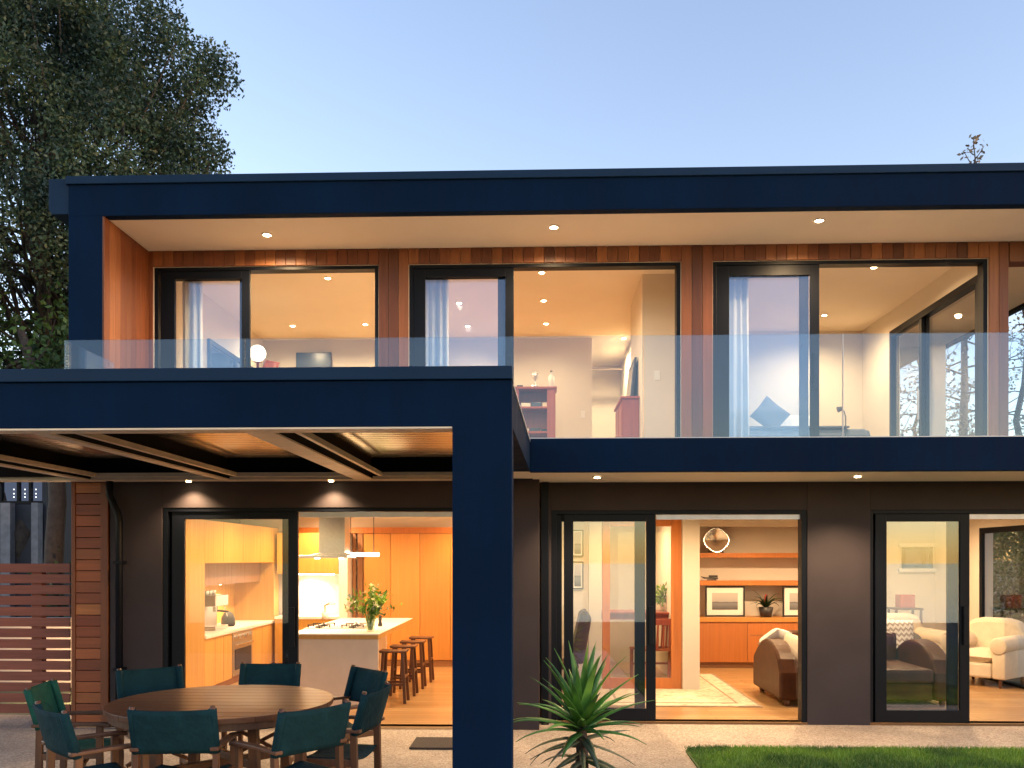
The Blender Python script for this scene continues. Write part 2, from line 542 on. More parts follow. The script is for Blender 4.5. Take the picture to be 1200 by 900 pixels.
# lawn with a rounded corner
lx, ly = PX(801, 8.05), 8.07
poly = [(9, 1.0), (9, ly), (lx + .12, ly), (lx + .03, ly - .04), (lx, ly - .14), (lx - .06, 1.0)]
tag(MB().prism(poly, -.03, .015, 'z').build('lawn', M['turf']), kind='structure')
gb = MB()
for _ in range(52000):
    x, y = random.uniform(lx + .01, 5.6), ly - .02 - random.random() ** 1.3 * 1.7
    if x - lx < .12 and y > ly - .1 and random.random() < .7: continue
    h = random.uniform(.025, .055); a = random.uniform(0, 6.28); w = .0035
    dx, dy = random.gauss(0, .014), random.gauss(0, .014)
    gb.add([(x - w * cos(a), y - w * sin(a), .01), (x + w * cos(a), y + w * sin(a), .01), (x + dx, y + dy, .01 + h)], [(0, 1, 2)])
tag(gb.build('grass', M['grass']), 'short green lawn grass beside the paved terrace', 'grass', kind='stuff')
tag(MB().lathe([(.52, -.01), (.46, .03), (.2, .05)], (PX(681, 6.4), 6.4, 0), 24).build('planting_bed', M['soil']), kind='structure')

# ------------------------------------------------------------------ house shell
house = thing('modern_house', 'two storey modern house with navy frame, cedar cladding and wide glass doors', 'house', (0, YW, 0))
# upper openings on YU, (x0, x1)
W1 = (PX(180, YU), PX(444, YU)); W2 = (PX(479, YU), PX(798, YU)); W3 = (PX(835, YU), PX(1158, YU))
XS = PX(1158, YU) + .0               # inner face of the bedroom side wall
ZH = PZ(600, 309, YU)                # head of the upper openings
# roof
rz1, rz0 = PZ(600, 200, YR), ZC
roof = MB().box(XL, XE, YR, YR + .12, rz0, rz1 - .02).box(XI - .05, XE, YR + .12, YE, ZC + .02, rz1 - .03)
roof = roof.build('roof_fascia', M['navy'], house, bevel=.006)
MB().box(XL - .02, XE + .02, YR - .025, YE, rz1 - .085, rz1).build('roof_cap', M['navy_cap'], roof, bevel=.006)
ex0, ex1 = PX(55, YR), XL - .0
MB().prism([(ex0 + .03, PZ(60, 250, YR)), (ex1, PZ(60, 250, YR)), (ex1, rz1 - .005), (ex0, rz1 - .005), (ex0, PZ(60, 250, YR) + .06)], YR + .03, YE, 'y').build('side_gutter', M['navy_cap'], house, bevel=.006)
# left pier and outer walls
pier = MB().box(XL, XI - .022, YR + .002, YE, ZB - .28, ZC + .3)
pier.build('side_wall', M['navy'], house, bevel=.006)
MB().box(XL + .25, XLR + .2, YE - .2, YE, 0, ZC + .02).build('rear_wall', M['charcoal'], house)
# soffit of the eave
MB().box(XI - .02, XE - .02, YR + .121, YU + .2, ZC, ZC + .018).build('eave_soffit', M['soffit'], house)
# cedar
cd = MB()
bw = .122
y = YR + .004
while y < YU - .02:
    cd.box(XI - .022, XI, y, min(y + bw - .004, YU - .002), ZB, ZC - .002); y += bw
cd.build('side_cladding', M['cedar'], house, bevel=.003)
cd = MB()
x = XI + .002
ops = [(W1[0], W1[1]), (W2[0], W2[1]), (W3[0], W3[1])]
segs = []
edges = [XI, W1[0], W1[1], W2[0], W2[1], W3[0], W3[1], PX(1181, YU)]
for i in range(len(edges) - 1):
    a, b = edges[i], edges[i + 1]
    if b - a < .01: continue
    isop = any(abs(a - o[0]) < 1e-6 for o in ops)
    n = max(1, round((b - a) / (bw if isop else bw * 1.12)))
    for k in range(n):
        p, q = a + (b - a) * k / n, a + (b - a) * (k + 1) / n
        cd.box(p + .002, q - .002, YU - .022 - random.uniform(0, .002), YU, ZH + .004 if isop else ZB, ZC - .002)
cd.box(PX(1181, YU) - .012, PX(1181, YU) + .01, YU + .002, YU + .28, ZB, ZC - .002)
cd.build('front_cladding', M['cedar'], house, bevel=.003)
# wall core behind the cladding
core = wallx(MB(), XI, PX(1181, YU) - .012, YU + .002, YU + .2, ZF, ZC, [(a + .004, b - .004, ZF, ZH) for a, b in ops])
core.build('upper_wall', M['wall'], house)
# header over the deck opening
MB().box(PX(1181, YU) + .012, XE - .03, YU - .02, YU + .18, PZ(1190, 307, YU), ZC - .002).build('deck_header', M['cedar'], house)

# first floor slab with balcony
XC = PX(621, YB)                     # balcony corner
bal = MB().box(XC, XE, YB, YB + .1, ZS, ZB)
bal = bal.build('balcony_fascia', M['navy'], house, bevel=.005)
MB().box(XC + .02, XE, YB + .1, YU, ZB - .05, ZB - .012).build('balcony_deck', M['deck'], house)
MB().box(XI + .002, XC + .018, YB + .1, YU, ZB - .05, ZB - .012).build('balcony_deck', M['deck'], house)  # unseen left part, added over the pergola to bounce light up to the eave
MB().box(XC + .02, XE, YB + .098, YW + .1, ZS + .004, ZS + .03).build('balcony_soffit', M['soffit'], house)
MB().box(XI + .002, XLR + .1, YU + .001, YE - .2, ZB - .06, ZF).build('upper_floor', M['floor'], house)
MB().box(XLR + .1, XE, YU + .001, YE - .2, ZB - .06, ZF).build('deck_floor', M['navy_cap'], house)
MB().box(XL + .25, XLR + .1, YK + .2, YE - .2, ZS + .04, ZB - .07).build('floor_structure', M['wall'], house)

# ---------------- upper rooms
R1R, R2L, R2R, R3L = -1.80, -1.70, 1.85, 1.95
B1, B3 = 14.4, 14.1
ce = MB().box(XI + .004, XS, YU + .2, YE - .2, ZC, ZC + .018)
ce.build('upper_ceiling', M['ceil'], house)
iw = MB()
iw.box(R1R, R2L, YU + .2, B1, ZF, ZC)
iw.box(R2R, R3L, YU + .2, B3 + .1, ZF, ZC)
iw.box(XI + .01, .86, B1, B1 + .1, ZF, ZC)
iw.box(1.31, R2R, 11.2, 12.6, ZF, ZC)
iw.box(1.52, R2R, 12.6, B1 + .1, ZF, ZC)
iw.box(1.52, 1.62, B1 + .1, 16.5, ZF, ZC)
iw.box(-.2, 1.9, 16.5, 16.6, ZF, ZC)
iw.box(R3L, XS, B3, B3 + .1, ZF, ZC)
iw.build('interior_wall', M['wall'], house, bevel=.003)
# hallway lintel seen through the opening
MB().box(.87, 1.50, 15.6, 15.7, PZ(715, 432, 15.6), ZC - .25).build('hall_lintel', M['wall'], house)
# left wall lining with the clerestory window of the first room
wy0, wy1 = 12.0, 14.0
lw_ = wally(MB(), YU + .2, B1, XI, XI + .02, ZF, ZC, [(wy0, wy1, 3.9, 4.75)])
lw_.build('wall_lining', M['wall'], house)
fr = MB()
fr.box(XI + .02, XI + .06, wy0 - .06, wy1 + .06, 3.84, 3.90).box(XI + .02, XI + .06, wy0 - .06, wy1 + .06, 4.75, 4.81)
for yy in (wy0 - .06, (wy0 + wy1) / 2 - .03, wy1): fr.box(XI + .02, XI + .06, yy, yy + .06, 3.9, 4.75)
cw = fr.build('clerestory_window', M['frame'], house)
MB().box(XI + .03, XI + .036, wy0, wy1, 3.9, 4.75).build('glass_pane', M['glass'], cw)
# bedroom side wall with sliding door
sy0, sy1 = 10.42, 13.0
zsd = 5.10
wally(MB(), YU + .2, B3 + .1, XS, XS + .14, ZF, ZC, [(sy0, sy1, ZF, zsd)]).build('bedroom_side_wall', M['wall'], house)
fr = MB().box(XS - .015, XS + .10, sy0, sy1, zsd - .09, zsd).box(XS - .015, XS + .10, sy1 - .07, sy1, ZF, zsd - .09).box(XS - .015, XS + .10, sy0, sy0 + .06, ZF, zsd - .09).box(XS - .015, XS + .10, sy0, sy1, ZF + .001, ZF + .03)
sd = fr.build('side_sliding_door', M['frame'], house, bevel=.003)
ym = 11.95
MB().box(XS + .0, XS + .045, ym, ym + .09, ZF + .03, zsd - .09).box(XS + .05, XS + .095, ym - .03, ym + .06, ZF + .03, zsd - .09).build('stile', M['frame'], sd, bevel=.003)
MB().box(XS + .02, XS + .026, ym + .09, sy1 - .07, ZF + .03, zsd - .09).build('glass_pane', M['glass_clear'], sd)
MB().box(XS + .07, XS + .076, sy0 + .06, ym - .03, ZF + .03, zsd - .09).build('glass_pane', M['glass_clear'], sd)
MB().box(XS - .035, XS - .018, ym + .03, ym + .06, ZF + .75, ZF + 1.15).build('handle', M['alu'], sd)
# covered deck beyond the bedroom
MB().box(XS + .14, XE, YU + .2, 15.2, ZC - .001, ZC + .018).build('deck_soffit', M['soffit'], house)
MB().box(XE - .06, XE + .02, YU - .02, 15.4, ZC - .05, ZC + .03).build('deck_edge_beam', M['frame'], house)
MB().box(PX(1085, 15.0), PX(1105, 15.0), 14.9, 15.2, ZF, ZC - .002).build('deck_post', M['soffit'], house)

# ---------------- sliding doors
def sliding(name, x0, x1, Y, z0, z1, panels, jamb=.05, depth=.14, head=.05, parent=house, track=False, gm='glass'):
    f = MB()
    f.box(x0, x0 + jamb, Y, Y + depth, z0, z1).box(x1 - jamb, x1, Y, Y + depth, z0, z1)
    f.box(x0 + jamb, x1 - jamb, Y, Y + depth, z1 - head, z1).box(x0 + jamb, x1 - jamb, Y + .01, Y + depth, z0, z0 + .025)
    fr = f.build(name, M['frame'], parent, bevel=.003)
    for (a, b, yo, st0, st1, top, bot) in panels:
        zt, zb = z1 - head, z0 + .026
        p = MB()
        p.box(a, a + st0, Y + yo, Y + yo + .04, zb, zt).box(b - st1, b, Y + yo, Y + yo + .04, zb, zt)
        p.box(a + st0, b - st1, Y + yo, Y + yo + .04, zt - top, zt).box(a + st0, b - st1, Y + yo, Y + yo + .04, zb, zb + bot)
        p.build('door_panel', M['frame'], fr, bevel=.003)
        MB().box(a + st0, b - st1, Y + yo + .016, Y + yo + .024, zb + bot, zt - top).build('glass_pane', M[gm], fr)
    if track:
        xa = panels[0][1] + .01
        MB().box(xa, x1 - jamb - .003, Y + .045, Y + .075, z1 - head - .055, z1 - head - .004).build('head_track', M['alu'], fr)
    a, b, yo, st0, st1, top, bot = panels[0]
    MB().box(b - st1 * .75, b - st1 * .25, Y + yo - .035, Y + yo - .004, z0 + .85, z0 + 1.25).build('handle', M['frame'], fr, bevel=.004)
    return fr
def U(p): return PX(p, YU)
sliding('sliding_door', W1[0], W1[1], YU + .01, ZF, ZH, [(U(187), U(292), .015, .17, .10, .09, .12), (U(190), U(283), .07, .12, .05, .09, .12)], jamb=.05, head=.04)
sliding('sliding_door', W2[0], W2[1], YU + .01, ZF, ZH, [(U(484), U(602), .015, .14, .10, .10, .12), (U(487), U(593), .07, .10, .10, .10, .12)], jamb=.05, head=.04)
sliding('sliding_door', W3[0], W3[1], YU + .01, ZF, ZH, [(U(840), U(961), .015, .15, .10, .12, .12), (U(843), U(950), .07, .12, .10, .12, .12)], jamb=.05, head=.04)

# ---------------- lower walls and doors
ZD = PZ(800, 598, YW)
KX0, KX1 = PX(190, YK), PX(612, YK) - .35
kzd = PZ(300, 595, YK)
XKW = PX(632, YK)                     # right end of the kitchen front
lowl = XL + .25
D1 = (PX(646, YW), PX(946, YW)); D2 = (PX(1020, YW), XLR - .05)
kw = wallx(MB(), PX(129, YK), XKW, YK, YK + .2, 0, ZS + .03, [(KX0, KX1, 0, kzd)])
kw.build('kitchen_front_wall', M['charcoal'], house, bevel=.004)
lw2 = wallx(MB(), XKW + .002, XLR, YW, YW + .2, 0, ZS + .03, [(D1[0], D1[1], 0, ZD), (D2[0], D2[1], 0, ZD)])
lw2.build('living_front_wall', M['charcoal'], house, bevel=.004)
MB().box(XKW + .02, XKW + .10, YW - .085, YW - .005, .0, ZS + .002).build('downpipe_cover', M['frame'], house, bevel=.004)
MB().box(-4.95, -4.865, YK + .201, YE - .2, 0, ZS + .03).box(-4.864, -4.76, YK + .201, YK + .26, 0, ZS + .03).build('kitchen_side_wall', M['charcoal'], house)
# lower floors and ceilings
MB().box(-4.864, XKW, YK + .001, YE - .2, -.02, .025).build('kitchen_floor', M['floor'], house)
MB().box(XKW, XLR + .0, YW + .001, YE - .2, -.02, .025).build('living_floor', M['floor'], house)
MB().box(-4.864, XLR, YW + .2, YE - .2, ZS, ZS + .03).build('lower_ceiling', M['ceil'], house)
BL = 14.3
iw = MB()
iw.box(XKW - .18, XKW + .06, YW + .21, 14.6, .02, ZS)                       # kitchen | living
iw.box(PX(800, 11.45), PX(820, 11.45), 11.45, BL, .02, ZS)                   # stub wall by the shelves
iw.box(XKW + .06, PX(683, 11.5), 11.5, 11.6, .02, ZS)
iw.box(PX(690, 11.45), PX(705, 11.45), 11.45, 11.62, .02, ZS)
iw.box(PX(820, 11.45) - .02, XLR + .1, BL + .02, BL + .12, .02, ZS)
iw.box(PX(820, 11.45), 5.0, 14.0, BL + .02, PZ(880, 617, 14.0), ZS)          # bulkhead over the niche
iw.box(4.98, 5.10, 13.9, BL + .02, .02, ZS)
iw.box(XKW + .06, PX(800, 11.45), 14.6, 14.7, .02, ZS)
iw.box(XKW + .06, PX(800, 11.45) + .02, 11.5, 11.6, 2.30, ZS)
iw.build('interior_wall', M['wall'], house, bevel=.003)
kiw = MB().box(-4.864, XKW - .18, 14.0, 14.1, .02, ZS)
kiw.build('kitchen_rear_wall', M['wall'], house)
# living room side wall with its own glass doors
lsw = wally(MB(), YW + .2, BL + .02, XLR, XLR + .2, 0, ZS, [(YW + .5, 12.9, 0, 2.2)])
lsw.build('living_side_wall', M['wall'], house)
fs = MB().box(XLR + .0, XLR + .12, YW + .5, 12.9, 2.12, 2.2)
for yy in (YW + .5, 11.1, 11.22, 12.82): fs.box(XLR + (.05 if yy == 11.22 else 0), XLR + (.10 if yy == 11.22 else .045), yy, yy + .08, .03, 2.12)
fs.box(XLR, XLR + .1, YW + .5, 12.9, .026, .06)
lsd = fs.build('side_sliding_door', M['frame'], house, bevel=.003)
MB().box(XLR + .02, XLR + .028, 11.18, 12.82, .06, 2.12).build('glass_pane', M['glass'], lsd)
MB().box(XLR + .07, XLR + .078, YW + .58, 11.22, .06, 2.12).build('glass_pane', M['glass'], lsd)
# timber door between living and dining
td = MB()
ya = 11.52
ja, jb = PX(787, 11.5), PX(800, 11.45)
td.box(ja, jb - .003, ya, ya + .05, .03, 2.28).box(PX(706, ya), PX(706, ya) + .1, ya, ya + .05, .03, 2.28)
td.box(PX(706, ya) + .1, ja, ya, ya + .05, .03, .18).box(PX(706, ya) + .1, ja, ya, ya + .05, 2.18, 2.28)
tdo = td.build('timber_door', M['orange'], house, bevel=.004)
MB().box(PX(706, ya) + .1, ja, ya + .02, ya + .028, .18, 2.18).build('glass_pane', M['glass_clear'], tdo)

def K(p): return PX(p, YK)
sliding('sliding_door', KX0, KX1, YK + .01, .0, kzd, [(K(200), K(348), .02, .13, .10, .075, .13), (K(196), K(338), .075, .14, .09, .075, .13)], jamb=.055, head=.04, track=True, gm='glass_kitchen')
def L(p): return PX(p, YW)
sliding('sliding_door', D1[0], D1[1], YW + .01, .0, ZD, [(L(661), L(769), .02, .10, .10, .075, .13), (L(652), L(757), .065, .06, .11, .075, .13)], jamb=.055, head=.04, track=True)
sliding('sliding_door', D2[0], D2[1], YW + .01, .0, ZD, [(L(1027), L(1138), .02, .12, .10, .08, .13), (L(1022), L(1127), .065, .06, .11, .08, .13)], jamb=.03, head=.04, track=True)

# ------------------------------------------------------------------ glass balustrade
gx0 = PX(75, YB + .05)
bt = PZ(1000, 391, YB + .05)
bl_ = thing('glass_balustrade', 'frameless clear glass balustrade along the edge of the upper balcony', 'balustrade', (0, YB + .05, ZB))
js = [gx0, PX(285, YB), PX(520, YB), PX(755, YB), PX(990, YB), PX(1225, YB), XE]
for i in range(len(js) - 1):
    MB().box(js[i] + .004, js[i + 1] - .004, YB + .045, YB + .057, ZB + .0, bt).build('glass_panel', M['bglass'], bl_, bevel=.002)
MB().box(gx0, gx0 + .012, YB + .062, YR - .02, ZB, bt).build('glass_panel', M['bglass'], bl_, bevel=.002)
MB().box(PX(990, YB) - .004, PX(990, YB) + .004, YB + .043, YB + .059, ZB, bt).build('joint', M['trim'], bl_)
MB().box(gx0, XE, YB + .035, YB + .067, ZB - .01, ZB + .012).build('base_channel', M['alu'], bl_)

# ------------------------------------------------------------------ pergola
perg = thing('pergola', 'navy rendered pergola with louvred bays over the dining terrace', 'pergola', (PX(565, YP), YP, 0))
px0, px1 = -5.6, PX(600, YP)
pz1 = PZ(600, 445, YP)
xq = PX(530, YP)
MB().prism([(px0, ZS), (xq, ZS), (xq, 0), (px1, 0), (px1, pz1), (px0, pz1)], YP, YP + .16, 'y').build('portal_beam', M['navy'], perg, bevel=.005)
MB().box(xq + .003, px1 - .003, YP + .161, YP + .40, 0, ZS - .002).build('post', M['navy'], perg, bevel=.006)
MB().box(px0, px1 + .004, YP - .018, YP + .2, pz1 + .003, PZ(600, 429, YP)).build('cap', M['navy_cap'], perg, bevel=.005)
# right side beam, running back to the balcony corner
MB().prism([(px1 - .22, YP + .16), (px1, YP + .16), (XC, YB + .0), (XC, YB + .1), (XC - .22, YB + .1)], ZS + .012, pz1 - .006, 'z').build('side_beam', M['navy'], perg, bevel=.004)
MB().prism([(px1 - .2, YP + .17), (px1 + .006, YP + .17), (XC + .006, YB - .002), (XC - .2, YB - .002)], pz1 - .006, pz1 + .012, 'z').build('side_flashing', M['alu'], perg)
MB().box(XC - .25, XC + .02, YB + .1, YK + .0, ZS + .012, ZS + .04).build('side_soffit', M['soffit'], perg)
# roof skin above the louvres
MB().box(px0, px1 - .22, YP + .17, YK + .2, pz1 - .05, pz1 - .02).build('roof_skin', M['black'], perg)
MB().box(px0, xq - .002, YP + .004, YP + .158, ZS - .012, ZS - .001).build('beam_lining', M['batten'], perg)
bx = [(PX(42, YP + .1), .105), (PX(301, YP + .1), .19), (PX(-215, YP + .1), .105)]
rails = sorted([(b[0] - b[1] / 2, b[0] + b[1] / 2) for b in bx])
for a, b in rails:
    MB().box(a, b, YP + .162, YK - .02, ZS + .002, pz1 - .05).build('rafter', M['black'], perg)
    MB().box(a + .004, b - .004, YP + .163, YK - .02, ZS - .012, ZS).build('rafter_lining', M['batten'], perg)
MB().box(px0, px1 - .2, YK - .28, YK - .22, ZS + .02, pz1 - .05).build('trimmer', M['black'], perg)
MB().box(px0, XC - .26, YK - .21, YK - .003, ZS - .010, ZS + .03).build('ledger', M['batten'], perg)
bays = [(rails[0][1], rails[1][0]), (rails[1][1], rails[2][0]), (rails[2][1], px1 - .22)]
for a, b in bays:
    lv = MB()
    yy = YP + .3
    while yy < YK - .34:
        lv.bar((a + .01, yy, ZS + .20), (b - .01, yy, ZS + .20), .042, .008, (0, .19, 1))
        yy += .112
    fo = MB().box(a + .085, a + .12, YP + .17, YK - .3, ZS + .01, ZS + .05).box(a + .085, b - .02, YK - .335, YK - .30, ZS + .01, ZS + .05)
    p = lv.build('louvre_panel', M['louvre'], perg)
    fo.build('panel_frame', M['batten'], p)

# ------------------------------------------------------------------ cedar wall by the pergola, downpipe, slatted fence
yc = YK - .0
ca, cb = PX(84, yc), PX(127, yc)
cw_ = thing('cedar_pier', 'cedar weatherboard pier between the slatted fence and the downpipe', 'wall', ((ca + cb) / 2, yc, 0))
w = MB(); z = .02
while z < ZS - .03:
    hgt = min(.115, ZS - .012 - z)
    w.box(PX(89, yc), PX(118, yc), yc - random.uniform(.0, .006), yc + .04, z, z + hgt - .006); z += .115
w.build('weatherboards', M['cedar_h'], cw_, bevel=.003)
MB().box(ca, PX(89, yc) - .002, yc - .012, yc + .2, 0, ZS - .01).build('corner_trim', M['cedar'], cw_, bevel=.004)
MB().box(PX(118, yc) + .002, cb, yc - .012, yc + .05, 0, ZS - .01).build('corner_trim', M['cedar'], cw_, bevel=.004)
MB().box(ca + .005, cb - .004, yc + .045, yc + .199, 0, ZS - .015).build('core', M['black'], cw_)
dpx = PX(138, YK - .1)
dp = thing('downpipe', 'dark metal downpipe with an offset bend beside the cedar pier', 'downpipe', (dpx, YK - .07, 0))
MB().tube([(dpx - .10, YK - .07, ZS - .01), (dpx - .10, YK - .07, 2.40), (dpx - .07, YK - .07, 2.34), (dpx - .015, YK - .07, 2.22), (dpx, YK - .07, 2.14), (dpx, YK - .07, .0)], .036, 14).build('pipe', M['frame'], dp, smooth=True)
for zz in (.6, 1.7):
    MB().box(dpx - .045, dpx + .045, YK - .115, YK - .003, zz, zz + .03).build('bracket', M['frame'], dp)
fy = 9.2
fe = PX(83, fy) - .01
fn = thing('slatted_fence', 'low reddish timber fence of horizontal slats left of the cedar pier', 'fence', (fe - 1, fy, 0))
s = MB(); z = .09
top = PZ(40, 663, fy)
pitch = .1165
while z + .09 < top + .03:
    s.box(fe - 2.6, fe, fy - random.uniform(0, .003), fy + .022, z, z + pitch - .021); z += pitch
s.build('slats', M['slat'], fn, bevel=.003)
for p in (41, -60):
    MB().box(PX(p, fy) - .055, PX(p, fy) + .055, fy + .03, fy + .12, 0, top - .02).build('fence_post', M['slat'], fn)
gw = MB().box(-9.5, XL + .2, 11.6, 11.75, 0, .95)  # added pale surface that catches light behind the fence gaps
tag(gw.build('fence_backing_wall', M['render_wall']), 'low pale rendered wall added behind the slatted fence to brighten its gaps', 'wall')

gl_ = thing('fence_fill_lamp', 'small unseen lamp added behind the slatted fence to light its gaps', 'lamp', (-5.6, 10.5, 0))  # added lamp, out of sight, lights the gaps between the fence slats
MB().tube([(-5.6, 10.5, 0), (-5.6, 10.5, .50)], .03, 12).build('stem', M['frame'], gl_)
MB().tube([(-5.6, 10.5, .501), (-5.6, 10.5, .60)], .04, 12).build('lens', M['bar'], gl_)
MB().tube([(-5.6, 10.5, .601), (-5.6, 10.5, .62)], .06, 12).build('cap', M['frame'], gl_)
pt_ = bpy.data.lights.new('fence_fill_bulb', 'POINT'); pt_.energy = 45; pt_.color = (1, .62, .34); pt_.shadow_soft_size = .05
po_ = bpy.data.objects.new('fence_fill_bulb', pt_); COL.objects.link(po_); po_.parent = gl_; po_.location = (0, .08, .55)

# ------------------------------------------------------------------ downlights
UG = 'eave downlights'
for p, q, lab in ((313, 271, 'warm recessed downlight in the upper eave over the leftmost balcony door'),
                  (649, 266, 'warm recessed downlight in the upper eave over the middle balcony door'),
                  (960, 262, 'warm recessed downlight in the upper eave over the bedroom door')):
    Y = (ZC - CAMZ) * FPX / (HOR - q)
    downlight(PX(p, Y), Y, ZC, lab, UG, 52, 168)
for p, lab in ((700, 'small warm downlight in the balcony soffit above the living room panel'), (1005, 'small warm downlight in the balcony soffit above the right wall pier')):
    Y = 8.62
    downlight(PX(p, Y), Y, ZS + .004, lab, 'balcony soffit downlights', 44, 120, d=.065)
for p, lab in ((221, 'small warm downlight at the kitchen wall above the glazed door panel'), (388, 'small warm downlight at the kitchen wall above the open doorway')):
    Y = YK - .13
    downlight(PX(p, Y), Y, ZS - .010, lab, 'pergola ledger downlights', 12, 125, d=.055)
IG = 'upper room ceiling downlights'
def ceil_light(p, q, lab, power):
    Y = (ZC - CAMZ) * FPX / (HOR - q)
    downlight(PX(p, Y), Y, ZC, lab, IG, power, 166, d=.07)
ceil_light(384, 323, 'front ceiling downlight in the room behind the leftmost balcony door', 42)
ceil_light(343, 379, 'rear ceiling downlight over the dark wall screen, nearer the globe lamp', 28)
ceil_light(428, 378, 'rear ceiling downlight in the leftmost upper room, next to the cedar column', 28)
ceil_light(635, 319, 'front ceiling downlight of the row of three in the middle upper room', 19)
ceil_light(637, 352, 'middle ceiling downlight of the row of three in the middle upper room', 13)
ceil_light(640, 379, 'rear ceiling downlight of the row of three in the middle upper room', 12)
ceil_light(538, 354, 'front ceiling downlight seen through the middle sliding glass panel', 14)
ceil_light(548, 381, 'rear ceiling downlight seen through the middle sliding glass panel', 12)
ceil_light(731, 397, 'ceiling downlight in the upper hallway behind the middle room', 20)
ceil_light(1024, 317, 'front ceiling downlight over the bedroom side door', 48)
ceil_light(966, 372, 'rear ceiling downlight in the bedroom over the bed', 38)
lamp(1.2, 15.2, ZC - .04, 30, None, 166)  # added lamp without a fixture, hidden behind the lintel, brightens the hallway
# lamps of the lower rooms, set in their ceilings
def room_light(x, y, power, size=165):
    MB().lathe([(.03, ZS - .012), (.055, ZS - .010), (.055, ZS - .002)], (x, y, 0), 16).build('ceiling_light', M['lens'], house)
    lamp(x, y, ZS - .04, power, None, size, WARM)
for x, y, p in ((-3.3, 9.8, 22), (-3.3, 11.6, 23), (-3.3, 13.2, 23), (-1.2, 9.9, 23), (-1.2, 11.6, 24), (-1.0, 13.2, 24),
                (1.2, 10.4, 30), (3.2, 10.6, 32), (3.2, 12.6, 32), (5.0, 10.6, 28), (5.2, 12.6, 32), (1.0, 12.9, 30)):
    room_light(x, y, p)


# ------------------------------------------------------------------ outdoor dining set
TX, TY = PX(261, 6.15), 6.15
tb = thing('dining_table', 'round dark timber dining table under the pergola', 'table', (TX, TY, 0))
t = MB(); rad = .775; n = 11; w = 2 * rad / n
for i in range(n):
    a = -rad + i * w + .002; b = a + w - .004
    pts = []
    m = 10
    for k in range(m + 1):
        yy = a + (b - a) * k / m; pts.append((math.sqrt(max(0, rad ** 2 - yy ** 2)), yy))
    poly = pts + [(-x, y) for x, y in reversed(pts)]
    t.prism([(TX + x, TY + y) for x, y in poly], .705, .74, 'z')
t.build('tabletop', M['table'], tb, bevel=.003)
rim = MB(); nn = 56
prof = [(rad - .05, .655), (rad - .025, .655), (rad - .025, .704), (rad - .05, .704)]
for r_, z_ in prof:
    for k in range(nn):
        a = 2 * pi * k / nn; rim.v.append((TX + r_ * cos(a), TY + r_ * sin(a), z_))
for i in range(4):
    j = (i + 1) % 4
    for k in range(nn): rim.f.append((i * nn + k, i * nn + (k + 1) % nn, j * nn + (k + 1) % nn, j * nn + k))
rim.build('apron', M['teak'], tb)
for k in range(4):
    a = pi / 4 + k * pi / 2
    MB().bar((TX + .52 * cos(a), TY + .52 * sin(a), .002), (TX + .46 * cos(a), TY + .46 * sin(a), .704), .065, .065).build('leg', M['teak'], tb, bevel=.006)
c = MB()
for a in (pi / 4, 3 * pi / 4):
    c.bar((TX - .48 * cos(a), TY - .48 * sin(a), .30 + (.06 if a > 1 else 0)), (TX + .48 * cos(a), TY + .48 * sin(a), .30 + (.06 if a > 1 else 0)), .05, .055)
c.build('stretcher', M['teak'], tb, bevel=.004)

def make_chair(canvas, label):
    """folding armchair with canvas seat and back, facing +Y"""
    t = thing('garden_chair', label, 'chair', (0, 0, 0), 'canvas armchairs around the terrace table')
    hw = .235
    for sx in (-1, 1):
        x = sx * hw
        MB().bar((x, .20, 0), (x, .20, .60), .034, .045).build('leg', M['teak'], t, bevel=.004)
        MB().bar((x, -.20, 0), (x, -.185, .60), .034, .045).build('leg', M['teak'], t, bevel=.004)
        MB().tube([(x, -.19, .585), (x, -.215, .70), (x, -.262, .875)], [.019, .018, .016], 10).build('back_post', M['teak'], t, smooth=True)
        a = MB()
        a.prism([(-.235, .602), (.0, .606), (.24, .598), (.275, .590), (.275, .617), (.2, .626), (.0, .630), (-.235, .626)], x - .026, x + .026, 'x')
        a.build('armrest', M['teak'], t, bevel=.006)
        for zr, hr in ((.40, .045), (.10, .04)): MB().bar((x, -.19, zr), (x, .20, zr), .026, hr).build('side_rail', M['teak'], t, bevel=.003)
    MB().bar((-hw, .0, .14), (hw, .05, .39), .03, .022, (0, 1, 0)).bar((-hw, .045, .39), (hw, -.04, .14), .03, .022, (0, 1, 0)).build('crossed_struts', M['teak'], t, bevel=.003)
    # seat canvas, slightly hung
    def sheet(fn, nu, nv):
        m = MB()
        for i in range(nu + 1):
            for j in range(nv + 1): m.v.append(fn(i / nu, j / nv))
        for i in range(nu):
            for j in range(nv):
                q = i * (nv + 1) + j; m.f.append((q, q + nv + 1, q + nv + 2, q + 1))
        return m
    sheet(lambda u, v: ((u - .5) * 2 * (hw - .012), -.19 + .39 * v, .425 - .030 * sin(pi * u)), 10, 6).build('seat', canvas, t, smooth=True, solid=.008)
    def bk(u, v):
        z = .585 + .275 * v
        y0 = -.192 - .075 * v
        yb = y0 - .022 * sin(pi * u)
        x = (u - .5) * 2 * (hw + .012)
        if u < .06 or u > .94: yb += .004
        return (x, yb - .018, z + .006 * sin(pi * u) * (1 if v < .5 else -1))
    b = sheet(bk, 14, 8).build('backrest', canvas, t, smooth=True, solid=.010)
    for sx in (-1, 1):
        pts = [(sx * hw, -.188 - .078 * k / 4, .588 + .27 * k / 4) for k in range(5)]
        MB().tube(pts, .026, 10).build('canvas_sleeve', canvas, b, smooth=True)
    return t
ch = make_chair(M['canvas'], 'navy canvas armchair at the table front, left of the two with backs square to the terrace edge')
chg = make_chair(M['canvas_g'], 'green canvas armchair at the far left of the round table')
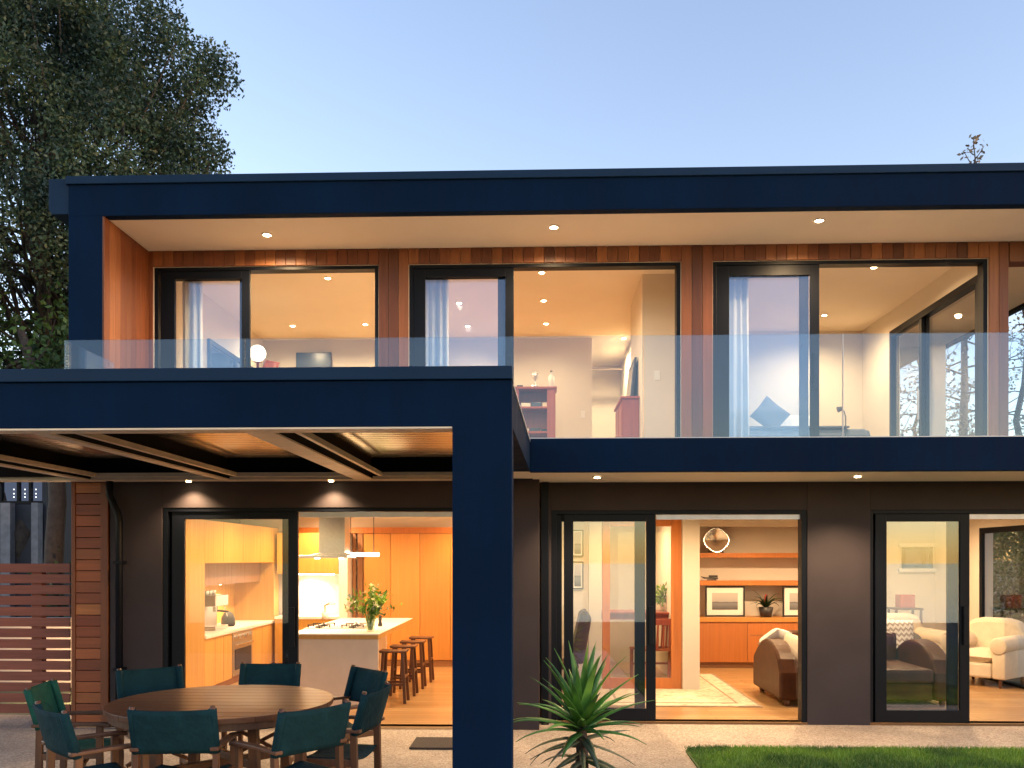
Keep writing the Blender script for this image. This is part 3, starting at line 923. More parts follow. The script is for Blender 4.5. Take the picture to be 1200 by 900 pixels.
def place(src, px, Y, extra=0, label=None, first=False):
    X = PX(px, Y)
    rz = math.atan2(-(TX - X), TY - Y) + extra
    # px,Y is where the back stands; the seat centre is .23 in front of it
    loc = (X - sin(rz) * .23, Y + cos(rz) * .23, 0)
    if first:
        src.location = loc; src.rotation_euler = (0, 0, rz); src['label'] = label; return src
    return dup(src, loc, rz, label)
place(ch, 204, 5.12, 0, 'navy canvas armchair with its back to the viewer, directly in front of the table', True)
place(ch, 366, 5.22, .12, 'navy canvas armchair angled at the right front of the table, near the pergola post')
place(ch, 436, 5.93, .05, 'canvas armchair seen side on at the right end of the table')
place(ch, 428, 6.95, .0, 'dark canvas armchair behind the right end of the table, before the kitchen island')
place(ch, 316, 7.28, .0, 'dark canvas armchair at the back of the table, below the sliding panel stile')
place(ch, 177, 6.95, -.15, 'dark teal canvas armchair at the back left of the table, before the brown wall')
place(ch, 66, 5.12, -.2, 'navy canvas armchair at the left front corner of the table')
place(chg, 54, 6.05, .1, 'green canvas armchair at the left end of the table, before the slatted fence', True)

# ------------------------------------------------------------------ yucca, door mat
YX, YY = PX(681, 6.4), 6.4
yc_ = thing('yucca', 'spiky green yucca growing in front of the living room doors', 'plant', (YX, YY, 0))
MB().tube([(YX, YY, .0), (YX + .01, YY, .25), (YX, YY, .56)], [.05, .045, .04], 12).build('stem', M['bark'], yc_, smooth=True)
def strap(m, base, az, el, L, w, droop, fold=.25):
    n = 7; p = Vector(base); rows = []
    for i in range(n + 1):
        t_ = i / n
        e = el - droop * t_ ** 1.6
        d = Vector((cos(az) * cos(e), sin(az) * cos(e), sin(e)))
        side = Vector((-sin(az), cos(az), 0)); up = side.cross(d)
        ww = w * (min(1, .55 + t_ * 2.2) if t_ < .25 else max(.02, (1 - ((t_ - .25) / .75) ** 1.5)))
        rows.append((p - side * ww / 2 + (-up) * 0 + up * -.0, p + up * (-ww * fold), p + side * ww / 2))
        p = p + d * (L / n)
    vs = [v for r_ in rows for v in r_]; fs = []
    for i in range(n):
        for k in range(2):
            fs.append((i * 3 + k, i * 3 + k + 1, i * 3 + k + 4, i * 3 + k + 3))
    m.add(vs, fs)
rnd = random.Random(3)
lv, ol = MB(), MB()
for i in range(50):
    t_ = i / 50
    az = i * 2.39996 + rnd.uniform(-.2, .2)
    el = R(86 - 82 * t_ ** .9) + rnd.uniform(-.08, .08)
    strap(lv, (YX, YY, .47 + .10 * (1 - t_)), az, el, rnd.uniform(.44, .62), rnd.uniform(.058, .076), .10 + .45 * t_ + rnd.uniform(0, .35))
for i in range(26):
    az = i * 2.39996 + .7
    strap(ol, (YX, YY, .26 + .2 * rnd.random()), az, R(rnd.uniform(-35, 10)), rnd.uniform(.34, .50), rnd.uniform(.045, .062), rnd.uniform(.2, 1.1))
lv.build('leaves', M['yucca'], yc_, smooth=True, solid=.003)
ol.build('old_leaves', M['yucca_old'], yc_, smooth=True, solid=.003)
dm = MB().box(PX(484, 8.2), PX(560, 8.2), 7.95, 8.42, .004, .022).build('door_mat', M['mat'], None, bevel=.005)
tag(dm, 'dark doormat on the paving outside the kitchen doorway', 'doormat')

# ------------------------------------------------------------------ trees
def limb(m, p0, p1, r0, r1, wob, n=5, rn=random, sides=7):
    p0, p1 = Vector(p0), Vector(p1); pts = []
    for i in range(n + 1):
        t_ = i / n
        q = p0.lerp(p1, t_)
        if 0 < i < n: q += Vector((rn.gauss(0, wob), rn.gauss(0, wob), rn.gauss(0, wob * .5)))
        pts.append(q)
    m.tube(pts, [r0 + (r1 - r0) * i / n for i in range(n + 1)], sides)
    return pts
def crown_tree(name, label, cat, base, cen, rad, nclump, nleaf, lsize, mat, seed, clump=(.5, .95), group=None, low=-1.0):
    rn = random.Random(seed); random.seed(seed)
    t = thing(name, label, cat, base, group)
    wood, lv = MB(), MB()
    b, c = Vector(base), Vector(cen)
    limb(wood, b, c + Vector((0, 0, rad[2] * .55)), .34, .07, .12, 8, rn, 9)
    k = 0
    while k < nclump:
        d = Vector((rn.gauss(0, 1), rn.gauss(0, 1), rn.gauss(0, 1))).normalized()
        if d.z < low: continue
        f = rn.uniform(.45, 1.0) ** .6
        bump = 1 + .12 * sin(d.x * 7 + seed) * cos(d.z * 6)
        p = c + Vector((d.x * rad[0], d.y * rad[1], d.z * rad[2])) * f * bump
        cr = rn.uniform(*clump)
        if k % 3 == 0:
            s0 = b.lerp(c, rn.uniform(.45, 1.15)); s0.z = min(s0.z, p.z + .2)
            limb(wood, s0, p, .05, .012, .12, 4, rn, 5)
        stretch = rn.uniform(.9, 1.5)
        for _ in range(int(nleaf * cr ** 2 / .5)):
            e = Vector((rn.gauss(0, 1), rn.gauss(0, 1), rn.gauss(0, 1))).normalized() * cr * (rn.random() ** .38)
            e.z *= stretch
            lv.leafquad(p + e, lsize * rn.uniform(.6, 1.3))
        k += 1
    wood.build('trunk', M['bark'], t, smooth=True)
    lv.build('crown', mat, t)
    return t
crown_tree('evergreen_tree', 'tall dense dark evergreen tree rising behind the left end of the house', 'tree', (-10.2, 18.2, 0), (-10.5, 18.2, 8.9), (3.75, 3.3, 6.2), 560, 760, .09, M['leaf'], 17, (.38, .72))
crown_tree('shrub', 'bright green bushy shrub between the evergreen tree and the left navy pier', 'shrub', (-9.3, 15.6, 0), (-9.6, 15.8, 5.0), (1.9, 1.3, 1.8), 34, 150, .13, M['leaf2'], 21, (.4, .7))
crown_tree('garden_bush', 'dark bush behind the slatted fence beneath the neighbouring house', 'bush', (-6.4, 12.6, 0), (-6.5, 12.7, 1.15), (1.3, .6, .75), 22, 130, .09, M['leaf2'], 25, (.25, .42))

hd = thing('blocker', 'added leafy hedge outside the glass side doors of the living room', 'blocker', (9.0, 13.5, 0))  # leaves added to block the bright low sky seen through the side doors
random.seed(31); hl = MB()
for _ in range(16000): hl.leafquad((random.uniform(8.6, 9.6), random.uniform(9.0, 19.0), random.random() ** .7 * 2.5), random.uniform(.07, .13))
hl.build('foliage', M['leaf2'], hd)
hm = MB()
for i in range(14): limb(hm, (9.1, 9.3 + i * .7, 0), (9.1, 9.35 + i * .7, 2.1), .035, .012, .05, 4, random, 6)
hm.build('stems', M['bark'], hd)
def bare_tree(label, base, top, seed, nb, spread, leafn, lmat, r0=.16, lsz=.09, sprig=False):
    rn = random.Random(seed); random.seed(seed)
    t = thing('bare_tree', label, 'tree', base, 'sparse trees behind the right end of the house')
    m, lv = MB(), MB()
    b, tp = Vector(base), Vector(top)
    def rec(p, d, L, r, dep):
        q = p + d * L
        mid = p.lerp(q, .5) + Vector((rn.gauss(0, .06), rn.gauss(0, .06), rn.gauss(0, .05))) * L
        m.tube([p, mid, q], [r, r * .8, r * .6], 5 if dep < 2 else 4, cap=False)
        if dep >= 3 or L < .2:
            for _ in range(leafn):
                lv.leafquad(q + Vector((rn.gauss(0, .12), rn.gauss(0, .12), rn.gauss(0, .12))), lsz * rn.uniform(.6, 1.4), .6)
            return
        for _ in range(rn.choice((2, 3, 3))):
            nd = (d + Vector((rn.gauss(0, .55), rn.gauss(0, .55), rn.gauss(-.02, .45)))).normalized()
            rec(p.lerp(q, rn.uniform(.5, 1)), nd, L * rn.uniform(.55, .78), r * .55, dep + 1)
    pts = limb(m, b, tp, r0, .012 if sprig else .03, .06, 12, rn, 8)
    for i in range(nb):
        f = .22 + .78 * (i / nb)
        p = b.lerp(tp, f)
        az = i * 2.4 + rn.uniform(-.4, .4)
        d = Vector((cos(az), sin(az), rn.uniform(-.25, .35))).normalized()
        rec(p, d, spread * max(.0, .92 - f) + .16, r0 * .22 * (1.1 - f) + .006, 0)
    if sprig:
        for i in range(9):
            f = i / 8
            p = tp - Vector((0, 0, 1.15 * (1 - f)))
            az = i * 2.4; d = Vector((cos(az) * .75, sin(az) * .75, 1.0)).normalized()
            q = p + d * (.62 - .38 * f)
            m.tube([p, p.lerp(q, .5) + Vector((0, 0, -.03)), q], [.016, .012, .007], 5)
            for k in range(9):
                w = p.lerp(q, rn.uniform(.45, 1.05))
                lv.leafquad(w + Vector((rn.gauss(0, .06), rn.gauss(0, .06), rn.gauss(0, .06))), rn.uniform(.07, .14), .6)
    m.build('trunk', M['bark'] if not sprig else M['pale_bark'], t, smooth=True)
    lv.build('crown', lmat, t)
    return t
bare_tree('tall thin tree whose sparse dry top shows above the roof at right', (PX(1124, 22), 22, 0), (PX(1141, 22), 22, PZ(1141, 168, 22)), 5, 44, 2.3, 2, M['dry'], .17, .10, True)
bare_tree('bare branching tree seen past the end of the covered upper deck', (PX(1196, 20), 20, 0), (PX(1200, 20), 20, 8.4), 8, 34, 2.0, 4, M['dry'], .12, .08)
bare_tree('twiggy tree seen through the bedroom side door, left of the dark trunk', (PX(1078, 24), 24, 0), (PX(1075, 24), 24, 8.0), 13, 30, 2.2, 4, M['dry'], .10, .09)

# ------------------------------------------------------------------ beyond the fence: neighbouring house and a trunk
nY = 15.4
nh = thing('neighbouring_house', 'dark neighbouring house with a lit strip window, seen over the slatted fence', 'house', (PX(20, nY), nY, 0))
x0, x1 = PX(-120, nY), PX(54, nY)
MB().box(x0, x1, nY, nY + 3, 0, PZ(20, 590, nY) - .02).box(x0, x1, nY, nY + 3, PZ(20, 546, nY), 3.9).box(x1 - .06, x1, nY, nY + 3, PZ(20, 590, nY) - .02, PZ(20, 546, nY)).build('wall', M['neigh'], nh)
fr = MB().box(x0, x1 - .06, nY + .02, nY + .1, PZ(20, 590, nY) - .02, PZ(20, 587, nY))
for p in (-100, -60, -22, 0, 20, 34, 50): fr.box(PX(p, nY) - .02, PX(p, nY) + .02, nY + .02, nY + .1, PZ(20, 587, nY), PZ(20, 546, nY))
wf = fr.build('window', M['frame'], nh)
MB().box(x0, x1 - .06, nY + .12, nY + .13, PZ(20, 590, nY) - .01, PZ(20, 546, nY) - .001).build('pane', M['lit_pane'], wf)
d = MB()
for p in (12, 25, 38):
    for q in (573, 578, 582): d.box(PX(p, nY) - .008, PX(p, nY) + .008, nY + .105, nY + .115, PZ(p, q, nY) - .010, PZ(p, q, nY) + .010)
d.build('string_light', M['lit_dot'], wf)
for p, w_ in ((14, .09), (48, .06)):
    MB().box(PX(p, nY) - w_, PX(p, nY) + w_, nY - .2, nY - .05, 0, PZ(20, 590, nY)).build('post', M['post'], nh)
tk = thing('leaning_tree', 'dark leaning tree trunk between the neighbouring house and the cedar pier', 'tree', (PX(62, 13), 13, 0))
m_ = MB(); limb(m_, (PX(58, 13), 13, 0), (PX(76, 13), 13, 4.2), .16, .11, .03, 8, random.Random(2), 10)
limb(m_, (PX(62, 13), 13, 1.6), (PX(40, 13), 13.3, 3.6), .06, .03, .05, 5, random.Random(3), 8)
m_.build('trunk', M['bark'], tk, smooth=True)
random.seed(7)

# ------------------------------------------------------------------ soft furnishing helpers
def cushion(mb, c, w, h, t, rot=(0, 0, 0), n=10):
    """pillow: w x h in its own x,z plane, t thick along y"""
    m = Matrix.Rotation(rot[2], 3, 'Z') @ Matrix.Rotation(rot[0], 3, 'X') @ Matrix.Rotation(rot[1], 3, 'Y')
    for sgn in (-1, 1):
        o = len(mb.v)
        for i in range(n + 1):
            for j in range(n + 1):
                u, v = i / n * 2 - 1, j / n * 2 - 1
                k = ((1 - u ** 4) * (1 - v ** 4)) ** .5
                pin = 1 - .06 * (1 - abs(u * v))
                p = m @ Vector((u * w / 2 * pin, sgn * t / 2 * k, v * h / 2 * pin))
                mb.v.append((c[0] + p.x, c[1] + p.y, c[2] + p.z))
        for i in range(n):
            for j in range(n):
                q = o + i * (n + 1) + j
                f = (q, q + n + 1, q + n + 2, q + 1)
                mb.f.append(f if sgn < 0 else f[::-1])
    return mb
def curtain(x0, x1, y, z0, z1, label, folds=5, amp=.035):
    m = MB(); n = folds * 10
    for i in range(n + 1):
        u = i / n
        for j in range(5):
            v = j / 4
            a = amp * (.75 + .35 * (1 - v))
            m.v.append((x0 + (x1 - x0) * u + .008 * sin(9 * u + v * 3), y + a * sin(2 * pi * folds * u + .5 * sin(v * 2)) + .012 * sin(u * 17), z0 + (z1 - z0) * v))
    for i in range(n):
        for j in range(4):
            q = i * 5 + j; m.f.append((q, q + 5, q + 6, q + 1))
    o = m.build('curtain', M['curtain'], None, smooth=True, solid=.004)
    return tag(o, label, 'curtain', 'curtains beside the upper doors')
def framed(name, label, cx, y, z0, w, h, fw=.03, mount=.09, cat='picture', art='print', group=None, depth=.03):
    t = thing(name, label, cat, (cx, y, z0), group)
    f = MB().box(cx - w / 2, cx + w / 2, y - depth, y, z0, z0 + fw).box(cx - w / 2, cx + w / 2, y - depth, y, z0 + h - fw, z0 + h)
    f.box(cx - w / 2, cx - w / 2 + fw, y - depth, y, z0 + fw, z0 + h - fw).box(cx + w / 2 - fw, cx + w / 2, y - depth, y, z0 + fw, z0 + h - fw)
    f.build('frame', M['blackframe'], t, bevel=.002)
    MB().box(cx - w / 2 + fw, cx + w / 2 - fw, y - depth * .5, y - depth * .2, z0 + fw, z0 + h - fw).build('mount', M['mount'], t)
    MB().box(cx - w / 2 + fw + mount, cx + w / 2 - fw - mount, y - depth * .58, y - depth * .51, z0 + fw + mount, z0 + h - fw - mount).build('print', M[art], t)
    return t

# ------------------------------------------------------------------ kitchen
XKL = -4.20                                            # face of the left run
KB = 13.9
def KY(p):  # depth on the left run where a pixel column falls
    u = (p - 600.0) / FPX
    return XKL * (u * sin(TH) + cos(TH)) / (u * cos(TH) - sin(TH))
kc = thing('kitchen_cabinets', 'golden oak wall of kitchen cabinets with an open bench niche behind the glass panel', 'cabinet', (XKL, 11.5, .025))
y0, yn0, yn1, y1 = 9.2, KY(240), KY(321), KB - .02
ztop = 2.24; zc0 = PZ(272, 738, KY(272)); zn = PZ(240, 660, yn0)
XW = -4.86
MB().box(XW, XKL, y0, yn0, .12, ztop).box(XW, XKL, yn1, y1, .12, ztop).box(XW, XKL, yn0 + .001, yn1 - .001, zn, ztop).build('carcass', M['oak'], kc, bevel=.003)
MB().box(XW, XKL - .05, y0, y1, .026, .12).build('plinth', M['dark_shaded_oak'], kc)
lz = zc0 - .04
yo0, yo1 = KY(272), KY(295)
MB().box(XW, XKL, yn0 + .001, yo0, .12, lz).box(XW, XKL, yo1, yn1 - .001, .12, lz).build('base_cabinet', M['oak'], kc, bevel=.003)
seam = MB()
for yy in (9.9, KY(252), KY(262), KY(307)): seam.box(XKL - .002, XKL + .0015, yy, yy + .006, .14, lz - .01 if yy > yn0 else ztop)
for yy in (KY(262), KY(285), KY(305)): seam.box(XKL - .002, XKL + .0015, yy, yy + .005, zn + .02, ztop)
seam.build('door_gap', M['dark_shaded_oak'], kc)
MB().box(XW, XKL + .02, yn0 + .002, yn1 - .002, lz, zc0).build('benchtop', M['white'], kc, bevel=.003)
MB().box(XW, XW + .03, yn0, yn1, zc0, zn).build('splashback', M['oak'], kc)
MB().box(XW + .03, -4.42, yn0 + .002, yn1 - .002, PZ(260, 686, 11.6), zn - .002).build('wall_cupboard', M['dark_shaded_oak'], kc, bevel=.003)  # oak coloured darker for the shade inside the niche
MB().lathe([(.035, -.012), (.03, -.002)], (-4.58, KY(290) - .1, PZ(260, 686, 11.6)), 14).build('cupboard_light', M['lens'], kc)
lamp(-4.58, KY(290) - .1, PZ(260, 686, 11.6) - .03, 6, kc, 140)
lamp(-4.58, 12.9, PZ(260, 686, 11.6) - .03, 5, kc, 140)
ov = MB().box(XW + .1, XKL + .012, yo0 + .004, yo1 - .004, .14, lz - .003).build('oven', M['steel'], kc, bevel=.003)
MB().box(XKL + .013, XKL + .02, yo0 + .08, yo1 - .08, .22, lz - .24).build('oven_window', M['dark'], ov)
MB().bar((XKL + .05, yo0 + .06, lz - .18), (XKL + .05, yo1 - .06, lz - .18), .018, .018).build('oven_handle', M['chrome'], ov)
for i in range(4):
    yy = yo0 + .12 + i * (yo1 - yo0 - .24) / 3
    MB().tube([(XKL + .012, yy, lz - .07), (XKL + .045, yy, lz - .07)], .024, 12).build('knob', M['chrome'], ov)
nw = MB().box(XW + .03, XW + .06, yn0 + .12, KY(259), zc0 + .10, PZ(250, 690, 11.2)).build('niche_window', M['frame'], kc)
MB().box(XW + .061, XW + .066, yn0 + .16, KY(259) - .04, zc0 + .14, PZ(250, 690, 11.2) - .04).build('pane', M['steel'], nw)
# coffee machine
cy, cx = (KY(262) + KY(286)) / 2, -4.50
cm = thing('coffee_machine', 'steel coffee machine on the white bench in the kitchen niche', 'coffee machine', (cx, cy, zc0))
hc = PZ(275, 697, cy) - zc0
MB().box(cx - .17, cx - .02, cy - .26, cy + .22, zc0 + .002, zc0 + hc).box(cx - .02, cx + .14, cy - .26, cy + .22, zc0 + hc * .68, zc0 + hc).box(cx - .02, cx + .14, cy - .26, cy + .22, zc0 + .002, zc0 + .05).build('body', M['steel'], cm, bevel=.008)
MB().tube([(cx + .06, cy - .06, zc0 + hc * .68), (cx + .06, cy - .06, zc0 + hc * .52)], .035, 14).build('group_head', M['chrome'], cm)
MB().tube([(cx + .08, cy - .06, zc0 + hc * .55), (cx + .24, cy - .06, zc0 + hc * .52)], .014, 10).build('handle', M['dark'], cm)
MB().tube([(cx + .10, cy + .17, zc0 + hc * .68), (cx + .14, cy + .18, zc0 + hc * .35)], .007, 8).build('steam_wand', M['chrome'], cm)
for i in range(3):
    MB().lathe([(.025, 0), (.036, .06), (.033, .06), (.02, .004)], (cx - .02, cy - .17 + i * .13, zc0 + hc + .001), 14).build('cup', M['white'], cm, smooth=True)
kt = thing('kettle', 'dark round kettle beside the coffee machine on the bench', 'kettle', (cx + .02, KY(290), zc0))
MB().lathe([(.085, .002), (.10, .03), (.095, .12), (.06, .19), (.02, .215)], (cx + .02, KY(290), zc0), 20).build('body', M['dark'], kt, smooth=True)
MB().tube([(cx + .02, KY(290) + .06, zc0 + .18), (cx + .02, KY(290) + .16, zc0 + .17), (cx + .02, KY(290) + .15, zc0 + .05), (cx + .02, KY(290) + .09, zc0 + .04)], .011, 8).build('handle', M['dark'], kt, smooth=True)

# rear wall of tall cabinets
def KX(p, Y=KB): return PX(p, Y)
rc = thing('tall_cabinets', 'warm orange timber floor to head height cabinets across the kitchen rear wall', 'cabinet', (KX(480), KB, .025))
zt = PZ(480, 625, KB)
edges = [KX(426), KX(458), KX(492), KX(528), XKW - .19]
for a, b in zip(edges, edges[1:]):
    MB().box(a + .003, b - .003, KB, KB + .02, .13, zt).build('door', M['oak_red'], rc, bevel=.002)
MB().box(edges[0], edges[-1], KB + .021, 13.999, .03, zt).build('carcass', M['dark_shaded_oak'], rc)
MB().box(edges[0], edges[-1], KB + .03, 13.99, .026, .13).build('plinth', M['dark_shaded_oak'], rc)
MB().box(-4.1, edges[-1], KB - .02, 13.998, zt + .002, PZ(480, 618, KB)).build('bulkhead', M['orange'], rc)
MB().box(KX(413), KX(417), KB, KB + .03, .03, zt).box(KX(419), KX(425), KB, KB + .03, .03, zt).build('door_frame', M['dark_shaded_oak'], rc)
sc_ = thing('scullery_unit', 'pale oak cupboard with a brightly lit white splashback left of the rear kitchen cabinets', 'cabinet', (KX(375), KB, .025))
zs0, zs1 = PZ(375, 720, KB), PZ(375, 681, KB)
MB().box(-4.15, KX(401), KB - .28, 13.998, zs1 + .12, zt).build('wall_cupboard', M['oak'], sc_, bevel=.003)
MB().box(-4.15, KX(401), KB - .40, 13.998, .12, zs0 - .05).build('base_cupboard', M['oak'], sc_, bevel=.003)
MB().box(-4.15, KX(402), KB - .42, 13.998, zs0 - .048, zs0 - .01).build('benchtop', M['white'], sc_)
MB().box(-4.12, KX(401), 13.97, 13.997, zs0 - .009, zs1 + .119).build('splashback', M['white'], sc_)
MB().box(-3.95, KX(395), KB - .2, KB - .17, zs1 + .108, zs1 + .119).build('strip_light', M['bar'], sc_)
lamp(-3.7, KB - .12, zs1 + .09, 5, sc_, 150, (1, .86, .62))
MB().box(KX(402), KX(412), 13.6, 13.998, .026, zt).build('tall_panel', M['white'], sc_)

# island
s_i = lambda p: PX(p, 9.95)
IY0, IY1 = 9.95, 12.6
ix1 = PX(443, IY0); ix0 = ix1 - 1.02
zi = PZ(443, 743, IY0)
isl = thing('kitchen_island', 'long kitchen island with a pale stone end panel and white benchtop', 'kitchen island', ((ix0 + ix1) / 2, IY0, .025))
MB().box(ix0, ix1, IY0, IY0 + .05, .026, zi - .062).build('end_panel', M['island'], isl, bevel=.003)
MB().box(ix0 + .01, ix1 - .36, IY0 + .052, IY1 - .02, .08, zi - .062).build('body', M['white'], isl, bevel=.003)
MB().box(ix0 + .05, ix1 - .40, IY0 + .06, IY1 - .06, .026, .08).build('plinth', M['dark_shaded_oak'], isl)
MB().box(ix0 - .01, ix1 + .01, IY0 - .015, IY1, zi - .012, zi + .004).build('benchtop', M['white'], isl, bevel=.004)
MB().box(ix0 - .005, ix1 + .005, IY0 - .010, IY1 - .003, zi - .06, zi - .013).build('bench_edge', M['oak'], isl)
for i in range(3):
    MB().box(ix1 - .362, ix1 - .345, IY0 + .1 + i * .62, IY0 + .68 + i * .62, zi - .30, zi - .075).build('drawer', M['white'], isl, bevel=.002)
hx, hy = PX(400, 10.9), 10.85
hob = thing('gas_hob', 'black gas hob with cast iron grates set on the island benchtop', 'hob', (hx, hy, zi))
MB().box(hx - .40, hx + .36, hy - .26, hy + .26, zi + .005, zi + .012).build('plate', M['steel'], hob, bevel=.002)
for i in range(4):
    bx_, by_ = hx - .24 + (i % 2) * .42, hy - .12 + (i // 2) * .25
    MB().lathe([(.05, .013), (.045, .028), (.02, .03)], (bx_, by_, zi), 14).build('burner', M['dark'], hob)
    gr = MB()
    for k in range(4):
        a = k * pi / 2 + .3
        gr.bar((bx_ + .03 * cos(a), by_ + .03 * sin(a), zi + .045), (bx_ + .14 * cos(a), by_ + .14 * sin(a), zi + .045), .012, .012)
        gr.bar((bx_ + .13 * cos(a), by_ + .13 * sin(a), zi + .012), (bx_ + .13 * cos(a), by_ + .13 * sin(a), zi + .05), .012, .012)
    gr.build('grate', M['dark'], hob)
tp = thing('tap', 'small pale gooseneck tap at the rear of the hob', 'tap', (PX(381, 12.3), 12.3, zi))
xt = PX(381, 12.3)
MB().lathe([(.05, .004), (.05, .10), (.03, .11)], (xt, 12.3, zi), 14).build('base', M['white'], tp, smooth=True)
MB().tube([(xt, 12.3, zi + .1), (xt, 12.3, zi + .20), (xt + .06, 12.3, zi + .23), (xt + .14, 12.3, zi + .22)], .014, 10).build('spout', M['chrome'], tp, smooth=True)
# vase of flowers
vx, vy = PX(434, 10.25), 10.25
vs = thing('flower_vase', 'clear glass vase of white flowers and green leaves on the island', 'vase', (vx, vy, zi))
MB().lathe([(.045, .006), (.05, .02), (.055, .21), (.050, .21), (.045, .03), (.02, .025)], (vx, vy, zi), 20).build('vase', M['vase'], vs, smooth=True)
st, lf, pt = MB(), MB(), MB(); rn = random.Random(4); random.seed(4)
for i in range(46):
    az = rn.uniform(0, 6.28); spread = rn.uniform(.02, .30) * (1.25 if cos(az) < 0 or i < 4 else .9)
    hh = rn.uniform(.26, .60) - spread * .35
    if i == 0: az, spread, hh = 0.0, .36, .33
    p = [(vx + rn.uniform(-.02, .02), vy + rn.uniform(-.02, .02), zi + .02), (vx + cos(az) * spread * .3, vy + sin(az) * spread * .3, zi + .23), (vx + cos(az) * spread, vy + sin(az) * spread, zi + hh)]
    st.tube(p, [.004, .0035, .002], 5)
    for k in range(9):
        q = Vector(p[1]).lerp(Vector(p[2]), rn.uniform(.2, 1.05))
        lf.leafquad(q + Vector((rn.gauss(0, .025), rn.gauss(0, .025), rn.gauss(0, .02))), rn.uniform(.05, .10), .38)
    if i % 3 == 0 and i:
        for k in range(9):
            pt.leafquad(Vector(p[2]) + Vector((rn.gauss(0, .02), rn.gauss(0, .02), rn.gauss(0.01, .02))), rn.uniform(.03, .06), .7)
st.build('stems', M['bouquet'], vs); lf.build('leaves', M['bouquet'], vs); pt.build('flowers', M['petal'], vs)
gx, gy = PX(445.5, 11.0), 11.0
pg = thing('pepper_grinder', 'small dark grinder standing behind the flower vase', 'grinder', (gx, gy, zi))
MB().lathe([(.028, .006), (.028, .03), (.018, .07), (.026, .11)], (gx, gy, zi), 14).build('body', M['dark'], pg, smooth=True)
MB().ball((gx, gy, zi + .13), .022, 6).build('cap', M['dark'], pg, smooth=True)
random.seed(7)
# range hood and linear pendant
hy2 = 10.9
rh = thing('range_hood', 'steel canopy range hood hanging over the island', 'range hood', (PX(392, hy2), hy2, 1.78))
zb = PZ(395, 654, hy2)
MB().box(PX(377, hy2), PX(407, hy2), hy2 - .14, hy2 + .14, zb + .06, ZS - .002).build('chimney', M['steel'], rh, bevel=.003)
MB().box(PX(354, hy2), PX(412, hy2), hy2 - .26, hy2 + .26, zb, zb + .035).prism([(PX(366, hy2), zb + .036), (PX(410, hy2), zb + .036), (PX(406, hy2), zb + .062), (PX(378, hy2), zb + .062)], hy2 - .16, hy2 + .16, 'y').build('canopy', M['steel'], rh, bevel=.003)
for p in (372, 400):
    MB().lathe([(.035, -.008), (.03, -.001)], (PX(p, hy2), hy2, zb), 14).build('hood_light', M['lens'], rh)
    lamp(PX(p, hy2), hy2, zb - .03, 7, rh, 130)
py_ = 11.7
pl = thing('bar_pendant', 'slim white lit bar pendant on thin rods beside the range hood', 'pendant light', (PX(424, py_), py_, 1.75))
zq = PZ(424, 652, py_)
MB().box(PX(405, py_), PX(443.5, py_), py_ - .05, py_ + .05, zq, zq + .05).build('diffuser', M['bar'], pl, bevel=.004)
for p in (438, 411):
    MB().tube([(PX(p, py_), py_, zq + .05), (PX(p, py_), py_, ZS - .002)], .006, 8).build('rod', M['dark'], pl)
# bar stools
def make_stool():
    t = thing('bar_stool', 'x', 'stool', (0, 0, 0), 'dark timber stools along the island')
    zz = .655
    MB().prism([(-.155, zz - .028), (.155, zz - .028), (.165, zz), (.08, zz - .006), (-.08, zz - .006), (-.165, zz)], -.13, .13, 'y').build('seat', M['stool'], t, bevel=.004)
    for sx in (-1, 1):
        for sy in (-1, 1):
            MB().bar((sx * .15, sy * .135, .026), (sx * .115, sy * .10, zz - .028), .034, .034).build('leg', M['stool'], t, bevel=.003)
    r_ = MB()
    for sy in (-1, 1): r_.bar((-.135, sy * .122, .25), (.135, sy * .122, .25), .02, .028)
    for sx in (-1, 1): r_.bar((sx * .138, -.12, .34), (sx * .138, .12, .34), .02, .028)
    r_.build('footrail', M['stool'], t)
    return t
stl = make_stool()
for i, (p, Y, lab) in enumerate(((462, 10.45, 'dark timber bar stool at the near end of the row beside the island'), (473.5, 11.02, 'dark bar stool tucked under the island, second from the near end of the row'),
                                 (484, 11.62, 'dark bar stool tucked under the island, third from the near end of the row'), (494, 12.25, 'dark bar stool at the far end of the row, nearest the orange cabinets'))):
    if i == 0: stl.location = (PX(p, Y), Y, 0); stl['label'] = lab
    else: dup(stl, (PX(p, Y), Y, 0), 0, lab)

# ------------------------------------------------------------------ living room
SY = 14.0
def S(p): return PX(p, SY)
def SZ(q): return PZ(880, q, SY)
nx0, nx1 = PX(820, 11.45) + .004, 4.975
bs = thing('built_in_shelves', 'alcove of orange timber shelves over a run of low cupboards', 'shelves', ((nx0 + nx1) / 2, SY, .025))
MB().box(nx0, nx1, SY + .0, BL + .018, SZ(653.5), SZ(648)).build('shelf', M['orange'], bs, bevel=.002)
MB().box(nx0, nx1, SY + .0, BL + .018, SZ(686), SZ(680.5)).build('shelf', M['orange'], bs, bevel=.002)
MB().box(nx0, nx1, SY - .18, BL + .018, SZ(728), SZ(723)).build('counter', M['oak_red'], bs, bevel=.002)
cxs = [nx0, S(873), S(926), nx1]
for a, b in zip(cxs, cxs[1:]):
    MB().box(a + .002, b - .002, SY - .16, SY - .14, .12, SZ(728.5)).build('cupboard_door', M['orange'], bs, bevel=.002)
MB().box(S(876), S(915), SY - .163, SY - .1605, SZ(744), SZ(743)).box(S(873) + .002, S(873) + .006, SY - .163, SY - .1605, .14, SZ(730)).build('drawer_line', M['dark_shaded_oak'], bs)
MB().box(nx0, nx1, SY - .138, BL + .01, .1, SZ(729)).build('carcass', M['dark_shaded_oak'], bs)
MB().box(nx0, nx1, SY - .10, BL, .026, .1).build('plinth', M['dark_shaded_oak'], bs)
px_, pz_ = S(841), SZ(648)
pr = (SZ(617.5) - pz_) / 2
